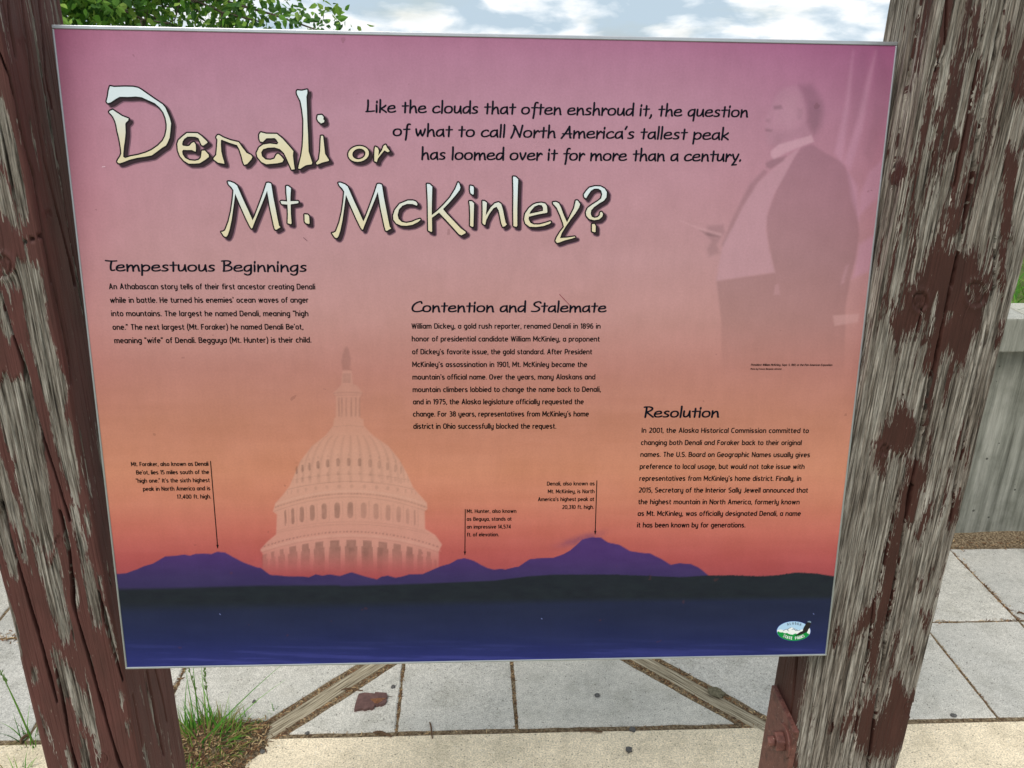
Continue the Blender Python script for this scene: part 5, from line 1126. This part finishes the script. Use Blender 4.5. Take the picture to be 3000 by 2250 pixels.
paints = [b6([(1680, 50), (1780, 40), (1900, 80), (1940, 60), (1940, 200), (2000, 230), (2030, 60), (2040, 280), (1990, 350), (1960, 540), (1900, 620), (1850, 800), (1800, 700), (1760, 660), (1700, 760), (1650, 790), (1620, 760), (1650, 620), (1580, 560), (1480, 600), (1470, 700), (1430, 540), (1440, 440), (1500, 350), (1500, 270), (1570, 250), (1620, 140)]),
    b6([(1480, 970), (1510, 950), (1560, 1050), (1590, 1100), (1560, 1230), (1500, 1280), (1420, 1260), (1390, 1400), (1330, 1350), (1330, 1240), (1390, 1080), (1440, 1040)]), b6([(1530, 1290), (1620, 1290), (1640, 1400), (1600, 1500), (1570, 1680), (1480, 1680), (1510, 1450)]),
    b9([(1490, -20), (1570, -20), (1530, 180), (1500, 300), (1470, 500), (1450, 650), (1410, 780), (1370, 900), (1340, 1100), (1310, 1220), (1290, 1000), (1310, 850), (1340, 760), (1370, 600), (1390, 430), (1430, 280)]), b9([(1640, 100), (1690, 80), (1660, 200), (1600, 320), (1570, 310), (1600, 200)]),
    b9([(1800, 50), (1840, 30), (1830, 200), (1770, 250), (1780, 130)]), b9([(1310, 665), (1340, 680), (1350, 800), (1300, 830), (1260, 860), (1200, 960), (1210, 860), (1260, 740)]),
    b9([(1430, 1120), (1490, 1130), (1510, 1200), (1590, 1210), (1560, 1400), (1500, 1560), (1400, 1610), (1310, 1600), (1220, 1560), (1230, 1400), (1270, 1250), (1340, 1240), (1340, 1360), (1400, 1270)]), b9([(1600, 550), (1622, 555), (1610, 635), (1588, 630)]), b9([(1600, 758), (1662, 758), (1635, 830), (1620, 785)]),
    b9([(1460, 850), (1480, 850), (1440, 1070), (1410, 1080)]), b9([(1560, 940), (1578, 1030), (1550, 1030)]), b9([(735, 960), (945, 960), (930, 1150), (905, 1250), (880, 1400), (880, 1700), (600, 1700), (700, 1250)]), b9([(1220, 1270), (1200, 1400), (1150, 1470), (1130, 1440), (1190, 1300)]),
    b9([(1110, 840), (1150, 850), (1120, 920), (1090, 960)]), b9([(1060, 1410), (1090, 1415), (1080, 1450), (1055, 1440)]), b3([(1700, 640), (1750, 600), (1740, 760), (1690, 900), (1650, 880), (1700, 780), (1660, 700)]), b3([(1760, 800), (1860, 770), (1850, 850), (1800, 900), (1720, 920), (1740, 850)]),
    b3([(2140, 500), (2200, 350), (2260, 350), (2260, 600), (2150, 600)]), b3([(2100, 850), (2180, 900), (2160, 1100), (2140, 1300), (2150, 1400), (2080, 1450), (2080, 1300), (2100, 1000)]), b3([(1480, 930), (1530, 960), (1510, 1080), (1440, 1090), (1410, 1030)]), b3([(1580, 1290), (1590, 1380), (1550, 1390), (1560, 1320)]),
    b3([(1640, 1490), (1800, 1450), (1980, 1600), (2060, 1690), (1600, 1690)]), b3([(1730, 1300), (1760, 1200), (1830, 1180), (1870, 1000), (1920, 950), (1850, 1300), (1750, 1480), (1690, 1450)]), b3([(1900, 50), (1960, 50), (1930, 300), (1880, 380), (1900, 200)]), b3([(1940, 400), (1990, 350), (1960, 560), (1900, 700), (1880, 650), (1920, 520)]),
    b3([(2110, 150), (2150, 160), (2130, 330), (2090, 330)]), b6([(2060, 20), (2120, 10), (2100, 160), (2110, 260), (2090, 350), (2070, 250)]), b6([(1400, 380), (1440, 370), (1430, 430), (1400, 430)]), b6([(1640, 940), (1670, 960), (1650, 1100), (1620, 1150)]), b6([(1650, 1130), (1675, 1130), (1650, 1330), (1640, 1450), (1600, 1500), (1620, 1300)]), b6([(2070, 500), (2100, 480), (2080, 600), (2040, 650), (2050, 580)]), b6([(1870, 1270), (1890, 1260), (1885, 1330), (1868, 1330)])]
rb = [b6([(1660, 360), (1700, 350), (1680, 470), (1650, 560), (1600, 650), (1590, 600), (1620, 480)]), b6([(1880, 290), (1990, 280), (1960, 350), (1910, 360)]), b6([(1760, 440), (1790, 445), (1780, 480), (1755, 470)])]
cracksR = [(b3([(2115, -20), (2060, 200), (1980, 600), (1920, 950), (1840, 1400), (1788, 1680)]), 6, .014), (b6([(1840, 0), (1790, 220), (1700, 650), (1640, 950), (1590, 1250), (1540, 1500), (1515, 1659)]), 6.5, .015), (b9([(1560, 0), (1500, 300), (1400, 850), (1350, 1250), (1290, 1700)]), 5.5, .012),
    (b3([(1615, -20), (1560, 300), (1490, 700), (1430, 1100)]), 4, .008), (b9([(1470, 60), (1400, 400), (1330, 700), (1270, 1100), (1230, 1400), (1180, 1700)]), 4, .008), (b9([(870, 980), (850, 1250), (825, 1420), (815, 1560)]), 5, .010), (b3([(2000, -20), (1960, 260), (1870, 760), (1800, 1100)]), 3.2, .005),
    (b6([(1610, 420), (1570, 560), (1530, 760), (1500, 950)]), 3.2, .005), (b6([(2040, 0), (2035, 260), (1990, 560), (1900, 1000), (1820, 1400), (1780, 1659)]), 3.4, .005), (b3([(1760, -20), (1740, 260), (1690, 420)]), 3.4, .005), (b9([(1130, 1150), (1090, 1400), (1050, 1700)]), 3, .004)]
knotsR = [(2753, 179, 11, .0012), (2695, 882, 20, .0018), (2860, 862, 26, .0014), (2591, 1319, 12, .0016), (2665, 2075, 16, .0012)]
XI_R, XO_R = .4795, .6397
def speckR(px, py):
    t = np.interp(py, [0, 700, 1200, 1600, 2250], [.11, .16, .19, .24, .27]) + .10 * smooth((2700 - px - py * -.1) / 260) * 0
    xr = px + (py - 1000) * .2
    return t + .12 * smooth((2640 - xr) / 160)
rp = build_post('wooden_post', XO_R - .1602, XO_R, YF, 1.030, 'left', post_mat('right_post_wood', (74, 44, 38), (60, 36, 31), .020), paints, rb, cracksR, knotsR, -1,
           'right wooden post weathered to bare grey with scattered flakes of brown paint', speckR)

# bolted steel plate on the inner face of the right post
def face_pt(px, py, x):
    d = ray(px, py); t = x / d[0]; return np.array([0, 0, CAMZ]) + d * t
def plate():
    xf = XI_R - .0005; loc = np.array(rp.location)
    a = face_pt(2336, 2163, xf - .008); ztop_ = a[2]
    m = MB(); y0_, y1_ = YF + .001, YF + .098; m.box((xf - .008, y0_, ztop_ - .34), (xf, y1_, ztop_)); m.v = [tuple(np.array(v) - loc) for v in m.v]
    pl = m.build('steel_plate', M_steel, rp); bv = pl.modifiers.new('bevel', 'BEVEL'); bv.width = .0012; bv.segments = 2
    c = face_pt(2283, 2170, xf - .016) ; c[0] = xf - .008; c = c - loc
    def cyl(r, x_a, x_b, n, rot=0):
        q = MB(); V = []
        for xx, rr in ((x_a, r), (x_b, r)):
            V += [(c[0] + xx, c[1] + rr * math.cos(t + rot), c[2] + rr * math.sin(t + rot)) for t in np.linspace(0, 2 * math.pi, n, endpoint=False)]
        f = [(i, (i + 1) % n, n + (i + 1) % n, n + i) for i in range(n)] + [tuple(reversed(range(n))), tuple(range(n, 2 * n))]; q.add(V, f); return q
    def bevd(o, w_): b_ = o.modifiers.new('bevel', 'BEVEL'); b_.width = w_; b_.segments = 2; b_.limit_method = 'ANGLE'
    o = cyl(.0245, -.003, .0002, 36).build('washer', M_steel, pl); bevd(o, .0008)
    o = cyl(.0155, -.0165, -.003, 6, .4).build('nut', M_steel, pl); bevd(o, .0015)
    o = cyl(.0078, -.027, -.0165, 18).build('bolt_end', M_steel, pl); bevd(o, .0012)
plate()

# ------------------------------------------------------------------ tree behind, its branch tips hanging into the top of the view
def tree():
    root = empty('birch_tree', (-3.1, 5.6, .7)); o3 = np.array([-3.1, 5.6, .7])
    bark = simple('birch_bark', (88, 78, 68), .9, .15, .35, 8, 0, .004)
    m = MB(); tp = [(0, 0, 0), (.05, .02, .9), (-.03, .05, 1.8), (.04, 0, 3.2), (0, .04, 4.2)]; m.tube(tp, [.13, .11, .09, .06, .02], 12); m.build('trunk', bark, root, True)
    br = MB(); tips = []
    def limb(a, b, r0, sag, n=8):
        a = np.array(a, float); b = np.array(b, float); P = [a + (b - a) * s + np.array([0, 0, sag * math.sin(math.pi * s) - .0 * s]) + rng.normal(0, .02, 3) * (0 < s < 1) for s in np.linspace(0, 1, n)]
        br.tube(P, list(np.linspace(r0, r0 * .18, n)), 6); return P
    ctr = []
    for k in range(26):
        z = random.uniform(.9, 3.8); a = random.uniform(-1.9, 1.2); ln = random.uniform(.9, 1.7) * (1.15 - z / 6)
        e_ = (math.cos(a) * ln, math.sin(a) * ln, z + random.uniform(-.3, .3)); P = limb((0, 0, z), e_, .03, .18)
        ctr += [(p, .30) for p in P[2:]]
    for tgt, dens in (((1.0, -.8, .90), .30), ((1.55, -.75, 1.0), .26), ((2.0, -.7, 1.02), .20), ((2.32, -.75, .98), .12), ((.7, -.9, 1.05), .3), ((1.3, -.8, 1.12), .28), ((.5, -.6, 1.2), .34), ((1.3, -.5, 1.5), .3), ((1.75, -.7, 1.42), .24), ((.1, -.7, 1.3), .34), ((-.5, -.6, 1.1), .35)):
        P = limb((0, 0, 1.15), tgt, .022, .14, 10)
        ctr += [(p, dens) for p in P[3:]]; tips.append(P)
        for q in range(5):
            s = P[random.randrange(4, 9)]; e_ = s + rng.normal(0, .16, 3) + np.array([.12, 0, -.05]); limb(s, e_, .006, -.02, 5)
    br.build('branches', bark, root, True)
    V = []; F = []; C = []; cols = [(84, 128, 48), (104, 150, 58), (66, 106, 46), (132, 172, 72), (80, 118, 58), (150, 180, 84)]
    def leaf(p, s):
        a = rng.normal(0, 1, 3); a /= np.linalg.norm(a); a[2] -= .5; a /= np.linalg.norm(a); bb = np.cross(a, rng.normal(0, 1, 3)); bb /= np.linalg.norm(bb); nn = np.cross(a, bb); i = len(V)
        c = lin(random.choice(cols)) * random.uniform(.8, 1.15)
        for (x_, y_, z_) in ((0, 0, 0), (.28, .30, .05), (.6, .24, .02), (1, 0, -.08), (.6, -.24, .02), (.28, -.30, .05)): V.append(p + (a * x_ + bb * y_ + nn * z_) * s); C.append(c)
        F.extend([(i, i + 1, i + 2, i + 3), (i, i + 3, i + 4, i + 5)])
    for (p, r) in ctr:
        clumps = 4 if r < .3 else 5
        for q in range(clumps):
            cc = p + rng.normal(0, r * .55, 3)
            for k in range(32): leaf(cc + rng.normal(0, .085, 3), random.uniform(.028, .062))
    me = mesh_py('foliage', V, F); set_tint(me, np.array(C)); o = obj('foliage', me, M_leaf, root); o['kind'] = 'stuff'
    tag(root, 'leafy green tree whose drooping branch tips show above the left half of the sign', 'tree')
tree()
